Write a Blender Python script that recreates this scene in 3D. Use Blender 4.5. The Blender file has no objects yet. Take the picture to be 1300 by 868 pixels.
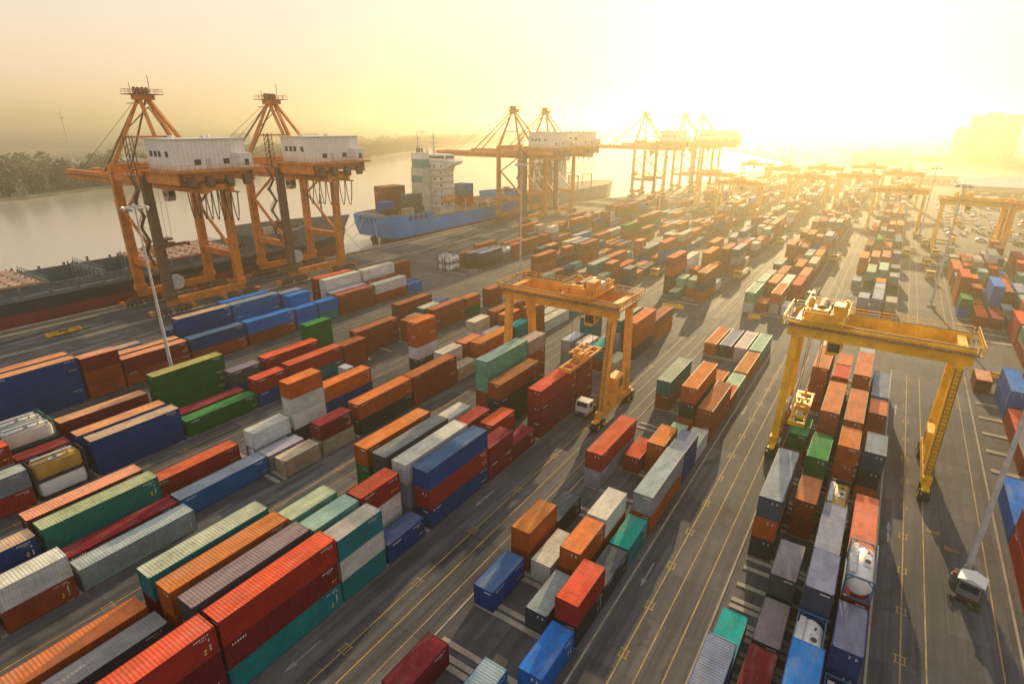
import bpy, math, random
from mathutils import Vector, Matrix
random.seed(7)
R = math.radians
sc = bpy.context.scene
COL = sc.collection

# ------------------------------------------------------------------ camera
CAM_H = 47.0
cam_d = bpy.data.cameras.new('camera')
cam_d.sensor_width = 36.0
cam_d.lens = 719.2 / 1300 * 36
cam_d.clip_start = 0.5
cam_d.clip_end = 40000
cam = bpy.data.objects.new('camera', cam_d)
COL.objects.link(cam)
AX = ((0.83418643, 0.20152276, -0.51334353), (0.55146335, -0.29705116, 0.7795183), (0.00460139, -0.93335373, -0.35892846))
m3 = Matrix(((AX[0][0], -AX[0][1], -AX[0][2]), (AX[1][0], -AX[1][1], -AX[1][2]), (AX[2][0], -AX[2][1], -AX[2][2])))
cam.matrix_world = Matrix.Translation((0, 0, CAM_H)) @ m3.to_4x4()
sc.camera = cam

# ------------------------------------------------------------------ sky and sun
SUN_EL, SUN_AZ = R(15.0), R(-10.0)          # azimuth from +Y, positive towards +X
world = bpy.data.worlds.new('World')
sc.world = world
world.use_nodes = True
wn = world.node_tree
sky = wn.nodes.new('ShaderNodeTexSky')
sky.sky_type = 'NISHITA'
sky.sun_disc = False
sky.sun_elevation = SUN_EL
sky.sun_rotation = SUN_AZ
sky.altitude = 0
sky.air_density = 2.6
sky.dust_density = 0.0
sky.ozone_density = 6.0
bg = wn.nodes['Background']
tint = wn.nodes.new('ShaderNodeMix')          # warm tint and added brightness for the whole sky, the same in every direction
tint.data_type = 'RGBA'
tint.blend_type = 'MULTIPLY'
tint.inputs[0].default_value = 1.0
tint.inputs[7].default_value = (3.05, 2.54, 2.38, 1)
soft = wn.nodes.new('ShaderNodeGamma')         # tone curve that evens out the sky, as thick haze would
soft.inputs[1].default_value = 0.28
wn.links.new(sky.outputs[0], soft.inputs[0])
wn.links.new(soft.outputs[0], tint.inputs[6])
wn.links.new(tint.outputs[2], bg.inputs[0])
bg.inputs[1].default_value = 0.15
sl = bpy.data.lights.new('sun', 'SUN')
sl.energy = 5.0
sl.angle = R(0.6)
sl.color = (1.0, 0.74, 0.38)
sun = bpy.data.objects.new('sun', sl)
COL.objects.link(sun)
sdir = Vector((math.sin(SUN_AZ) * math.cos(SUN_EL), math.cos(SUN_AZ) * math.cos(SUN_EL), math.sin(SUN_EL)))
sun.rotation_euler = sdir.to_track_quat('Z', 'Y').to_euler()
sun.location = sdir * 400
vs = sc.view_settings
vs.view_transform = 'Standard'
vs.look = 'None'
vs.gamma = 1.0
vs.exposure = 0.62
vs.use_curve_mapping = False
HAZE_DENSITY, HAZE_G = 0.00062, 0.70

# ------------------------------------------------------------------ materials
def nodes(m):
    m.use_nodes = True
    nt = m.node_tree
    return nt, nt.nodes['Principled BSDF']

def noise(nt, vec, scale, detail=4.0, rough=0.6):
    n = nt.nodes.new('ShaderNodeTexNoise')
    n.inputs['Scale'].default_value = scale
    n.inputs['Detail'].default_value = detail
    n.inputs['Roughness'].default_value = rough
    if vec is not None:
        nt.links.new(vec, n.inputs['Vector'])
    return n.outputs['Fac']

def ramp(nt, fac, a, b, ca=(0, 0, 0), cb=(1, 1, 1)):
    r = nt.nodes.new('ShaderNodeValToRGB')
    e = r.color_ramp.elements
    e[0].position, e[1].position = a, b
    e[0].color, e[1].color = (*ca, 1), (*cb, 1)
    nt.links.new(fac, r.inputs[0])
    return r.outputs[0]

def mix(nt, kind, fac, a, b):
    n = nt.nodes.new('ShaderNodeMix')
    n.data_type = 'RGBA'
    n.blend_type = kind
    for k, v in ((0, fac), (6, a), (7, b)):
        s = n.inputs[k]
        if isinstance(v, bpy.types.NodeSocket):
            nt.links.new(v, s)
        elif k == 0:
            s.default_value = v
        else:
            s.default_value = (*v, 1)
    return n.outputs[2]

def mapping(nt, vec, scale=(1, 1, 1), loc=None):
    m = nt.nodes.new('ShaderNodeMapping')
    nt.links.new(vec, m.inputs['Vector'])
    m.inputs['Scale'].default_value = scale
    if loc is not None:
        nt.links.new(loc, m.inputs['Location'])
    return m.outputs[0]

def coords(nt, which='Object'):
    return nt.nodes.new('ShaderNodeTexCoord').outputs[which]

def bump(nt, bs, h, strength=0.3, dist=0.02):
    b = nt.nodes.new('ShaderNodeBump')
    b.inputs['Strength'].default_value = strength
    b.inputs['Distance'].default_value = dist
    nt.links.new(h, b.inputs['Height'])
    nt.links.new(b.outputs[0], bs.inputs['Normal'])

def plain(name, col, rough=0.6, metal=0.0, var=0.25, scale=0.6, dirt=(0.05, 0.04, 0.03), dirt_amt=0.35, obj=True):
    """paint or stone with worn patches"""
    m = bpy.data.materials.new(name)
    nt, bs = nodes(m)
    c = coords(nt, 'Object')
    f = noise(nt, c, scale, 6)
    v = ramp(nt, f, 0.3, 0.7, (1 - var,) * 3, (1 + var * 0.5,) * 3)
    base = mix(nt, 'MULTIPLY', 1.0, col, v)
    g = noise(nt, c, scale * 3.1, 7, 0.7)
    k = ramp(nt, g, 0.56, 0.72)
    fac = nt.nodes.new('ShaderNodeMath'); fac.operation = 'MULTIPLY'
    nt.links.new(k, fac.inputs[0]); fac.inputs[1].default_value = dirt_amt
    base = mix(nt, 'MIX', fac.outputs[0], base, dirt)
    nt.links.new(base, bs.inputs['Base Color'])
    bs.inputs['Roughness'].default_value = rough
    bs.inputs['Metallic'].default_value = metal
    return m

def container_mat(name, roof=False):
    m = bpy.data.materials.new(name)
    nt, bs = nodes(m)
    oi = nt.nodes.new('ShaderNodeObjectInfo')
    mul = nt.nodes.new('ShaderNodeVectorMath'); mul.operation = 'SCALE'
    mul.inputs[0].default_value = (37.0, 91.0, 53.0)
    nt.links.new(oi.outputs['Random'], mul.inputs[3])
    c = coords(nt, 'Object')
    shifted = mapping(nt, c, (1, 1, 1), mul.outputs[0])
    big = noise(nt, mapping(nt, shifted, (0.9, 0.35, 0.6)), 1.0, 6, 0.65)
    v = ramp(nt, big, 0.28, 0.72, (0.66,) * 3, (1.18,) * 3)
    base = mix(nt, 'MULTIPLY', 1.0, oi.outputs['Color'], v)
    if roof:
        st = noise(nt, mapping(nt, shifted, (0.55, 2.6, 1.0)), 1.0, 7, 0.7)
        k = ramp(nt, st, 0.52, 0.74)
        rust = mix(nt, 'MIX', noise(nt, shifted, 1.7), (0.10, 0.045, 0.025), (0.20, 0.14, 0.10))
        f2 = nt.nodes.new('ShaderNodeMath'); f2.operation = 'MULTIPLY'
        nt.links.new(k, f2.inputs[0]); f2.inputs[1].default_value = 0.55
        base = mix(nt, 'MIX', f2.outputs[0], base, rust)
        dust = ramp(nt, noise(nt, mapping(nt, shifted, (1.2, 0.25, 1)), 0.8, 5), 0.5, 0.75)
        f3 = nt.nodes.new('ShaderNodeMath'); f3.operation = 'MULTIPLY'
        nt.links.new(dust, f3.inputs[0]); f3.inputs[1].default_value = 0.35
        base = mix(nt, 'MIX', f3.outputs[0], base, (0.42, 0.36, 0.29))
        bs.inputs['Roughness'].default_value = 0.8; bs.inputs['Specular IOR Level'].default_value = 0.05
    else:
        st = noise(nt, mapping(nt, shifted, (4.0, 4.0, 0.35)), 1.0, 6, 0.7)
        k = ramp(nt, st, 0.52, 0.74)
        f2 = nt.nodes.new('ShaderNodeMath'); f2.operation = 'MULTIPLY'
        nt.links.new(k, f2.inputs[0]); sq = nt.nodes.new('ShaderNodeMath'); sq.operation = 'MULTIPLY'
        nt.links.new(oi.outputs['Random'], sq.inputs[0]); sq.inputs[1].default_value = 0.42
        nt.links.new(sq.outputs[0], f2.inputs[1])
        base = mix(nt, 'MIX', f2.outputs[0], base, (0.085, 0.045, 0.03))
        bs.inputs['Roughness'].default_value = 0.5; bs.inputs['Specular IOR Level'].default_value = 0.22
    nt.links.new(base, bs.inputs['Base Color'])
    return m

M = {}
M['paint'] = container_mat('container_paint')
M['roof'] = container_mat('container_toplit_roof_paint', True)  # rust and dust over roof colours that already hold some light from above
def far_mat():
    m = bpy.data.materials.new('far_container_paint')
    nt, bs = nodes(m)
    a = nt.nodes.new('ShaderNodeAttribute'); a.attribute_name = 'paint'
    c = coords(nt, 'Object')
    v = ramp(nt, noise(nt, mapping(nt, c, (0.5, 0.25, 0.5)), 1.0, 6), 0.3, 0.7, (0.7,) * 3, (1.15,) * 3)
    base = mix(nt, 'MULTIPLY', 1.0, a.outputs['Color'], v)
    nt.links.new(base, bs.inputs['Base Color'])
    bs.inputs['Roughness'].default_value = 0.8; bs.inputs['Specular IOR Level'].default_value = 0.05
    w = nt.nodes.new('ShaderNodeTexWave'); w.bands_direction = 'Y'
    w.inputs['Scale'].default_value = 1.1
    nt.links.new(c, w.inputs['Vector'])
    bump(nt, bs, w.outputs['Fac'], 0.5, 0.04)
    return m
M['far'] = far_mat()
M['orange'] = plain('crane_orange', (0.62, 0.20, 0.022), 0.55, 0, 0.45, 0.4, (0.12, 0.05, 0.025), 0.8)
M['yellow'] = plain('crane_yellow', (0.84, 0.44, 0.008), 0.5, 0, 0.35, 0.45, (0.20, 0.10, 0.03), 0.65)
M['rtg_orange'] = plain('gantry_orange', (0.80, 0.33, 0.04), 0.5, 0, 0.4, 0.4, (0.20, 0.09, 0.03), 0.65)
M['crane_dark'] = plain('crane_rusty_steel', (0.16, 0.085, 0.045), 0.7, 0, 0.4, 0.5, (0.05, 0.03, 0.02), 0.5)
M['white'] = plain('white_paint', (0.72, 0.70, 0.68), 0.5, 0, 0.15, 0.25, (0.35, 0.28, 0.22), 0.35)
M['offwhite'] = plain('offwhite_paint', (0.55, 0.52, 0.48), 0.5, 0, 0.2, 0.4, (0.3, 0.24, 0.18), 0.4)
M['steel'] = plain('galvanised_steel', (0.50, 0.49, 0.50), 0.5, 0.1, 0.25, 1.2)
M['dark'] = plain('dark_steel', (0.035, 0.035, 0.04), 0.55, 0, 0.3, 1.0)
M['rubber'] = plain('rubber', (0.018, 0.018, 0.02), 0.8, 0, 0.3, 1.5)
M['blue_hull'] = plain('blue_hull_paint', (0.0, 0.23, 0.66), 0.4, 0, 0.25, 0.12, (0.08, 0.09, 0.12), 0.4)
M['black_hull'] = plain('black_hull_paint', (0.035, 0.035, 0.042), 0.45, 0, 0.35, 0.15, (0.10, 0.06, 0.05), 0.4)
M['red_hull'] = plain('red_antifouling', (0.22, 0.035, 0.03), 0.6, 0, 0.35, 0.15, (0.09, 0.05, 0.04), 0.5)
M['ship_grey'] = plain('ship_grey_steel', (0.17, 0.18, 0.20), 0.55, 0, 0.35, 0.3, (0.12, 0.07, 0.04), 0.5)
M['hatch'] = plain('hatch_cover_paint', (0.44, 0.27, 0.18), 0.6, 0, 0.35, 0.3, (0.16, 0.08, 0.05), 0.6)
M['deck_green'] = plain('ship_deck', (0.15, 0.12, 0.09), 0.7, 0, 0.4, 0.2)
M['glass'] = plain('window_glass', (0.02, 0.028, 0.035), 0.12, 0, 0.1, 0.5, dirt_amt=0.1)
M['concrete'] = plain('concrete', (0.33, 0.28, 0.22), 0.85, 0, 0.35, 0.5, (0.12, 0.10, 0.08), 0.5)
M['line'] = plain('yellow_road_paint', (0.37, 0.235, 0.06), 0.75, 0, 0.5, 0.5, (0.10, 0.085, 0.07), 0.95)
M['wline'] = plain('white_road_paint', (0.26, 0.26, 0.27), 0.75, 0, 0.5, 1.0, (0.09, 0.09, 0.09), 0.9)
M['mark'] = plain('white_lettering', (0.62, 0.62, 0.62), 0.6, 0, 0.2, 1.0)
M['ymark'] = plain('yellow_lettering', (0.6, 0.36, 0.04), 0.6, 0, 0.2, 1.0)
M['trunk'] = plain('bark', (0.07, 0.05, 0.035), 0.9)
M['tank_gold'] = plain('tank_gold', (0.46, 0.27, 0.05), 0.4, 0, 0.3, 0.6, (0.14, 0.08, 0.04), 0.5)
M['frame_blue'] = plain('frame_blue', (0.03, 0.12, 0.22), 0.5)
M['frame_green'] = plain('frame_green', (0.02, 0.10, 0.07), 0.5)
M['redpaint'] = plain('red_paint', (0.45, 0.04, 0.03), 0.5)
M['teal_paint'] = plain('teal_paint', (0.05, 0.26, 0.27), 0.5)
M['tower_glass'] = plain('tower_glass', (0.06, 0.10, 0.07), 0.35, 0, 0.3, 0.05, dirt_amt=0.1)
M['wall_pale'] = plain('pale_render', (0.48, 0.43, 0.37), 0.8, 0, 0.25, 0.08)
M['wall_grey'] = plain('grey_render', (0.30, 0.29, 0.28), 0.8, 0, 0.25, 0.08)
M['roof_sheet'] = plain('pale_roof_sheet', (0.58, 0.54, 0.52), 0.5, 0, 0.2, 0.1)
M['roof_rust'] = plain('rusty_roof_sheet', (0.34, 0.15, 0.08), 0.7, 0, 0.3, 0.1)

def leaf_mat():
    m = bpy.data.materials.new('foliage')
    nt, bs = nodes(m)
    f = noise(nt, coords(nt), 0.09, 4)
    nt.links.new(ramp(nt, f, 0.3, 0.7, (0.035, 0.055, 0.018), (0.10, 0.115, 0.04)), bs.inputs['Base Color'])
    bs.inputs['Roughness'].default_value = 0.8
    return m
M['leaf'] = leaf_mat()

def ground_mat():
    m = bpy.data.materials.new('yard_asphalt')
    nt, bs = nodes(m)
    c = coords(nt, 'Object')
    f = noise(nt, c, 0.035, 8, 0.65)
    col = ramp(nt, f, 0.32, 0.68, (0.050, 0.053, 0.068), (0.128, 0.123, 0.127))
    # slab fields of different age
    vor = nt.nodes.new('ShaderNodeTexBrick')
    nt.links.new(mapping(nt, c, (1, 1, 1)), vor.inputs['Vector'])
    vor.inputs['Scale'].default_value = 1.0
    vor.inputs['Brick Width'].default_value = 5.2
    vor.inputs['Row Height'].default_value = 7.4
    vor.inputs['Mortar Size'].default_value = 0.035
    vor.inputs['Mortar Smooth'].default_value = 0.2
    vor.inputs['Color1'].default_value = (0.66, 0.66, 0.69, 1)
    vor.inputs['Color2'].default_value = (1.28, 1.25, 1.20, 1)
    vor.inputs['Mortar'].default_value = (0.5, 0.48, 0.45, 1)
    col = mix(nt, 'MULTIPLY', 0.8, col, vor.outputs['Color'])
    st = noise(nt, mapping(nt, c, (0.9, 0.035, 1)), 1.0, 7, 0.65)      # tyre polish along the lanes
    col = mix(nt, 'MULTIPLY', 1.0, col, ramp(nt, st, 0.36, 0.62, (0.48, 0.48, 0.50), (1.2, 1.17, 1.13)))
    oil = noise(nt, mapping(nt, c, (0.35, 0.2, 1)), 1.0, 8, 0.7)
    k = ramp(nt, oil, 0.53, 0.66)
    fm = nt.nodes.new('ShaderNodeMath'); fm.operation = 'MULTIPLY'
    nt.links.new(k, fm.inputs[0]); fm.inputs[1].default_value = 0.75
    col = mix(nt, 'MIX', fm.outputs[0], col, (0.035, 0.033, 0.032))
    nt.links.new(col, bs.inputs['Base Color'])
    rr = ramp(nt, st, 0.3, 0.7, (0.72,) * 3, (0.9,) * 3)
    bs.inputs['Specular IOR Level'].default_value = 0.25
    nt.links.new(rr, bs.inputs['Roughness'])
    bump(nt, bs, noise(nt, c, 2.5, 6, 0.7), 0.25, 0.03)
    return m
M['ground'] = ground_mat()

def land_mat():
    m = bpy.data.materials.new('far_land')
    nt, bs = nodes(m)
    c = coords(nt, 'Object')
    f = noise(nt, c, 0.004, 8, 0.7)
    g = noise(nt, c, 0.03, 6, 0.7)
    a = ramp(nt, f, 0.42, 0.58, (0.055, 0.065, 0.03), (0.21, 0.18, 0.13))
    a = mix(nt, 'MULTIPLY', 0.8, a, ramp(nt, g, 0.35, 0.65, (0.5,) * 3, (1.3,) * 3))
    nt.links.new(a, bs.inputs['Base Color'])
    bs.inputs['Roughness'].default_value = 0.9
    return m
M['land'] = land_mat()

def water_mat():
    m = bpy.data.materials.new('river_water')
    nt, bs = nodes(m)
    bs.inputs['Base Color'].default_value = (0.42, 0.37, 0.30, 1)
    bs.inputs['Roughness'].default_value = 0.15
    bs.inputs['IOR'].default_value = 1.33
    c = coords(nt, 'Object')
    a = noise(nt, mapping(nt, c, (0.30, 0.12, 1)), 1.0, 6, 0.6)
    b = noise(nt, mapping(nt, c, (0.02, 0.012, 1)), 1.0, 4, 0.6)
    s = nt.nodes.new('ShaderNodeMath'); s.operation = 'ADD'
    nt.links.new(a, s.inputs[0]); nt.links.new(b, s.inputs[1])
    bump(nt, bs, s.outputs[0], 0.4, 0.3)
    return m
M['water'] = water_mat()

# ------------------------------------------------------------------ mesh helpers
class MB:
    def __init__(self):
        self.v, self.f, self.mi = [], [], []
    def quadlist(self, vs, fs, mi=0):
        o = len(self.v)
        self.v += [tuple(p) for p in vs]
        self.f += [tuple(i + o for i in f) for f in fs]
        self.mi += [mi] * len(fs)
        return self
    def box(self, x0, y0, z0, x1, y1, z1, mi=0):
        vs = [(x0, y0, z0), (x1, y0, z0), (x1, y1, z0), (x0, y1, z0), (x0, y0, z1), (x1, y0, z1), (x1, y1, z1), (x0, y1, z1)]
        return self.quadlist(vs, [(0, 3, 2, 1), (4, 5, 6, 7), (0, 1, 5, 4), (1, 2, 6, 5), (2, 3, 7, 6), (3, 0, 4, 7)], mi)
    def beam(self, a, b, w, h=None, w2=None, h2=None, mi=0, up=(0, 0, 1)):
        """box section from a to b; w across, h along 'up'"""
        a, b = Vector(a), Vector(b)
        h = w if h is None else h
        w2 = w if w2 is None else w2
        h2 = h if h2 is None else h2
        d = (b - a).normalized()
        u = Vector(up)
        if abs(d.dot(u)) > 0.98:
            u = Vector((0, 1, 0))
        s = d.cross(u).normalized()
        u = s.cross(d).normalized()
        vs = []
        for p, ww, hh in ((a, w, h), (b, w2, h2)):
            for i, j in ((-1, -1), (1, -1), (1, 1), (-1, 1)):
                vs.append(p + s * (i * ww / 2) + u * (j * hh / 2))
        return self.quadlist(vs, [(0, 3, 2, 1), (4, 5, 6, 7), (0, 1, 5, 4), (1, 2, 6, 5), (2, 3, 7, 6), (3, 0, 4, 7)][::1], mi)
    def tube(self, pts, r, n=6, mi=0, r2=None):
        pts = [Vector(p) for p in pts]
        rings = []
        for i, p in enumerate(pts):
            d = (pts[min(i + 1, len(pts) - 1)] - pts[max(i - 1, 0)]).normalized()
            u = Vector((0, 0, 1)) if abs(d.z) < 0.95 else Vector((1, 0, 0))
            s = d.cross(u).normalized(); u = s.cross(d)
            rr = r if r2 is None else r + (r2 - r) * i / (len(pts) - 1)
            rings.append([p + s * (rr * math.cos(t)) + u * (rr * math.sin(t)) for t in [2 * math.pi * k / n for k in range(n)]])
        vs = [q for ring in rings for q in ring]
        fs = []
        for i in range(len(pts) - 1):
            for k in range(n):
                fs.append((i * n + k, i * n + (k + 1) % n, (i + 1) * n + (k + 1) % n, (i + 1) * n + k))
        fs.append(tuple(range(n))[::-1])
        fs.append(tuple((len(pts) - 1) * n + k for k in range(n)))
        return self.quadlist(vs, fs, mi)
    def cyl(self, c, axis, r, length, n=16, mi=0):
        c, ax = Vector(c), Vector(axis).normalized()
        return self.tube([c - ax * length / 2, c + ax * length / 2], r, n, mi)
    def prism(self, prof, axis, a, b, mi=0):
        """closed 2D profile swept along one axis; profile in the two other axes"""
        n = len(prof)
        def pt(p, t):
            if axis == 'x': return (t, p[0], p[1])
            if axis == 'y': return (p[0], t, p[1])
            return (p[0], p[1], t)
        vs = [pt(p, a) for p in prof] + [pt(p, b) for p in prof]
        fs = [(k, (k + 1) % n, n + (k + 1) % n, n + k) for k in range(n)]
        fs += [tuple(range(n))[::-1], tuple(range(n, 2 * n))]
        return self.quadlist(vs, fs, mi)
    def rail(self, a, b, h=1.05, step=2.0, r=0.04, mi=0):
        """handrail with posts from a to b"""
        a, b = Vector(a), Vector(b)
        n = max(1, int((b - a).length / step))
        up = Vector((0, 0, h))
        for i in range(n + 1):
            p = a.lerp(b, i / n)
            self.beam(p, p + up, r * 1.6, mi=mi)
        self.beam(a + up, b + up, r * 1.6, mi=mi)
        self.beam(a + up * 0.55, b + up * 0.55, r * 1.2, mi=mi)
        return self
    def mesh(self, name):
        me = bpy.data.meshes.new(name)
        me.from_pydata(self.v, [], self.f)
        if any(self.mi):
            me.polygons.foreach_set('material_index', self.mi)
        me.update()
        return me
    def build(self, name, mat, parent=None, loc=None, **kw):
        return link(self.mesh(name), name, mat, parent, loc, **kw)

def fix_normals(me):
    import bmesh
    b = bmesh.new(); b.from_mesh(me)
    bmesh.ops.recalc_face_normals(b, faces=b.faces)
    b.to_mesh(me); b.free()

def link(me, name, mat, parent=None, loc=None, smooth=False):
    o = bpy.data.objects.new(name, me)
    COL.objects.link(o)
    if not me.materials:
        for k in (mat if isinstance(mat, (list, tuple)) else [mat]):
            me.materials.append(M[k])
    if parent is not None:
        o.parent = parent
    if loc is not None:
        o.location = loc
    if smooth:
        me.polygons.foreach_set('use_smooth', [True] * len(me.polygons))
    return o

def empty(name, loc=(0, 0, 0), rz=0.0):
    o = bpy.data.objects.new(name, None)
    o.empty_display_size = 0.5
    COL.objects.link(o)
    o.location = loc
    o.rotation_euler = (0, 0, rz)
    return o

def tag(o, label=None, cat=None, group=None, kind=None):
    for k, v in (('label', label), ('category', cat), ('group', group), ('kind', kind)):
        if v:
            o[k] = v
    return o

def copy_tree(o, parent=None):
    c = o.copy(); COL.objects.link(c); c.parent = parent
    for ch in o.children:
        copy_tree(ch, c)
    return c

# ------------------------------------------------------------------ the ground, quay, river, far land
QUAY_X = -172.0
WATER_Z = -3.0
FAR = 7000
mb = MB()
mb.quadlist([(QUAY_X, -60, 0), (130, -60, 0), (130, 900, 0), (-130, 900, 0), (-150, 420, 0), (QUAY_X, 330, 0)], [(0, 1, 2, 3, 4, 5)])
mb.quadlist([(QUAY_X, -60, 0), (QUAY_X, 330, 0), (QUAY_X, 330, -6), (QUAY_X, -60, -6)], [(0, 1, 2, 3)])
mb.quadlist([(QUAY_X, 330, 0), (-150, 420, 0), (-150, 420, -6), (QUAY_X, 330, -6)], [(0, 1, 2, 3)])
mb.quadlist([(-150, 420, 0), (-130, 900, 0), (-130, 900, -6), (-150, 420, -6)], [(0, 1, 2, 3)])
g = mb.build('ground', 'ground'); tag(g, 'grey concrete and asphalt yard between the container blocks', kind='structure')
# land that reaches the horizon: right of the river and beyond the far bank
mb = MB()
mb.quadlist([(130, -600, -0.4), (FAR, -600, -0.4), (FAR, FAR, -0.4), (-700, FAR, -0.4), (-560, 2400, -0.4), (-330, 1350, -0.4), (-130, 900, -0.4), (130, 900, -0.4)], [tuple(range(8))])
tag(mb.build('terrain', 'land'), 'flat hazy land beyond the yard', kind='structure')
mb = MB()
bank = [(-480, -600), (-485, 80), (-500, 150), (-530, 210), (-575, 350), (-690, 660), (-960, 1262), (-1050, 1700), (-900, 2500), (-1000, FAR)]
mb.quadlist([(x, y, -1.2) for x, y in bank] + [(-FAR, FAR, -1.2), (-FAR, -600, -1.2)], [tuple(range(len(bank) + 2))[::-1]])
mb.quadlist([(x, y, -1.2) for x, y in bank] + [(x + 3, y, -4) for x, y in bank], [(i, i + 1, len(bank) + i + 1, len(bank) + i) for i in range(len(bank) - 1)])
tag(mb.build('riverbank', 'land'), 'low green bank across the river', kind='structure')
mb = MB()
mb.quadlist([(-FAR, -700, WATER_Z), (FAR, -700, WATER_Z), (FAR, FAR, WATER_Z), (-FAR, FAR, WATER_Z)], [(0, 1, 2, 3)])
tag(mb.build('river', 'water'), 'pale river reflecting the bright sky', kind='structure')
# quay edge: concrete coping, crane rails, bollards
mb = MB().box(QUAY_X, -60, 0.004, QUAY_X + 1.4, 330, 0.30)
tag(mb.build('quay_coping', 'concrete'), 'concrete coping along the quay edge', kind='structure')
for x in (-168.0, -152.5):
    mb = MB().box(x - 0.75, -60, 0.004, x + 0.75, 330, 0.012, 0).box(x - 0.07, -60, 0.012, x + 0.07, 330, 0.10, 1)
    tag(mb.build('crane_rail', ['concrete', 'dark']), 'steel crane rail set in concrete along the quay', kind='structure')

# ------------------------------------------------------------------ painted markings
def line(x, y0, y1, w=0.16, cross=0.0, col='line', z=0.004):
    mb = MB()
    mb.box(x - w / 2, y0, 0.0, x + w / 2, y1, z)
    if cross:
        y = y0 + 4.0
        while y < min(y1, 420):
            for dx in (-0.42, 0.30):
                mb.box(x + dx, y - 0.55, 0.0, x + dx + 0.09, y + 0.55, z + 0.003)
            for dy in (-0.55, 0.42):
                mb.box(x - 0.55, y + dy, 0.0, x + 0.55, y + dy + 0.09, z + 0.005)
            y += cross
    o = mb.build('lane_line', col)
    tag(o, 'worn yellow line painted along the lane', kind='structure')
for x, c in ((-35.3, 10.2), (-33.2, 0), (-31.0, 0), (-12.9, 6.9), (-10.95, 0), (-8.75, 0), (9.15, 6.9), (11.2, 0), (17.15, 0), (18.75, 0),
             (-59.7, 10.2), (-57.4, 0), (-54.9, 0), (-83.5, 10.2), (-81.3, 0), (-79.0, 0), (-108.0, 0), (-105.6, 0)):
    line(x, -20, 131, 0.13, c)
    line(x, 153, 470, 0.13, c)
mb = MB()
for (x, y, d) in ((-38.0, 22.9, -1), (-63.3, 11.7, -1), (-38.0, 52.0, -1), (-14.7, 51.0, -1), (-14.7, 98.0, -1), (7.6, 73.0, 1), (7.6, 112.0, 1)):
    a = MB()
    a.quadlist([(x - .09, y - 1.7, .004), (x + .09, y - 1.7, .004), (x + .09, y + 1.2, .004), (x - .09, y + 1.2, .004)], [(0, 1, 2, 3)])
    yt = y + d * 3.0
    yb = y + (1.2 if d > 0 else -1.7)
    a.quadlist([(x - .32, yb, .004), (x + .32, yb, .004), (x, yt, .004)], [(0, 1, 2) if d > 0 else (0, 2, 1)])
    tag(a.build('lane_arrow', 'wline'), 'white arrow painted on the truck lane', kind='structure')
for (x, y) in ((12.2, 76.6), (14.0, 74.0), (-35.5, 141), (-33.0, 147)):
    a = MB().box(x - 0.75, y - 0.45, 0.0, x + 0.75, y + 0.45, 0.02)
    for k in range(9):
        a.box(x - 0.7 + k * 0.16, y - 0.4, 0.02, x - 0.62 + k * 0.16, y + 0.4, 0.045)
    tag(a.build('drain_grate', 'crane_dark'), 'rusty iron drain grate let into the yard', kind='structure')

# ------------------------------------------------------------------ shipping containers
W = 2.438
SIZE = {20: (6.058, 2.591), 40: (12.192, 2.75)}
PAINT = {  # code: (colour words, side colour, roof colour); roofs have light from above painted in, besides dust and fading
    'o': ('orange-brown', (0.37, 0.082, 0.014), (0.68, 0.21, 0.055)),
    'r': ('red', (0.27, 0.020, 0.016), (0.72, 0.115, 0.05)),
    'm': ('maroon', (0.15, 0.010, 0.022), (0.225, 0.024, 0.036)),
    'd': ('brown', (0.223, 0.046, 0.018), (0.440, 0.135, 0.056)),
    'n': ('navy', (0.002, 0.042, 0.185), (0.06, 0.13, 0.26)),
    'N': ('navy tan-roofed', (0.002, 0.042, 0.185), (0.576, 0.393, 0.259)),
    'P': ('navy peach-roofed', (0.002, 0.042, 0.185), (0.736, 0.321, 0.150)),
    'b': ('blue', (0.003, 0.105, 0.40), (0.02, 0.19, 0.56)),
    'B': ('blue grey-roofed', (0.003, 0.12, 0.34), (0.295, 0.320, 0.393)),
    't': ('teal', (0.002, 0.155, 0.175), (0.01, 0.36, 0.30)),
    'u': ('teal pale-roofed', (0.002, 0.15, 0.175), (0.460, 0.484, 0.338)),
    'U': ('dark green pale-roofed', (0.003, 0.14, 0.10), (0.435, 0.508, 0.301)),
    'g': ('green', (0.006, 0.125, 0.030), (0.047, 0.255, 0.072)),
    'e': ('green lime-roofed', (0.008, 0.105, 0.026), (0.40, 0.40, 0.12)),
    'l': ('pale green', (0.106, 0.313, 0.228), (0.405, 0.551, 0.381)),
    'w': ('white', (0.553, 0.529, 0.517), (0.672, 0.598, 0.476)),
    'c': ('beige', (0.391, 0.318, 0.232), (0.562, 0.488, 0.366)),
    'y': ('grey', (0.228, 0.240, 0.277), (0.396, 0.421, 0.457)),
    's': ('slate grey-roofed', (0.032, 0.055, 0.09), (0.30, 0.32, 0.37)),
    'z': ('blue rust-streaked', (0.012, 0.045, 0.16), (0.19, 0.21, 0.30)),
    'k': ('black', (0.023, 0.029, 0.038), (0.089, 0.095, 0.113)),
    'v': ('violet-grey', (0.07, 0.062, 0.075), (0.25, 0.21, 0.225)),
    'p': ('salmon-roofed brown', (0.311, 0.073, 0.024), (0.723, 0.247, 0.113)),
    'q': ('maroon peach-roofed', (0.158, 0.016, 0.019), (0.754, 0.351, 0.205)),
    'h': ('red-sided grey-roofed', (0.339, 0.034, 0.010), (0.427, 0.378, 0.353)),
    'T': ('white tank', None, None), 'G': ('gold tank', None, None), 'K': ('green-framed white tank', None, None), 'J': ('dark-framed white tank', None, None),
}
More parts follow.
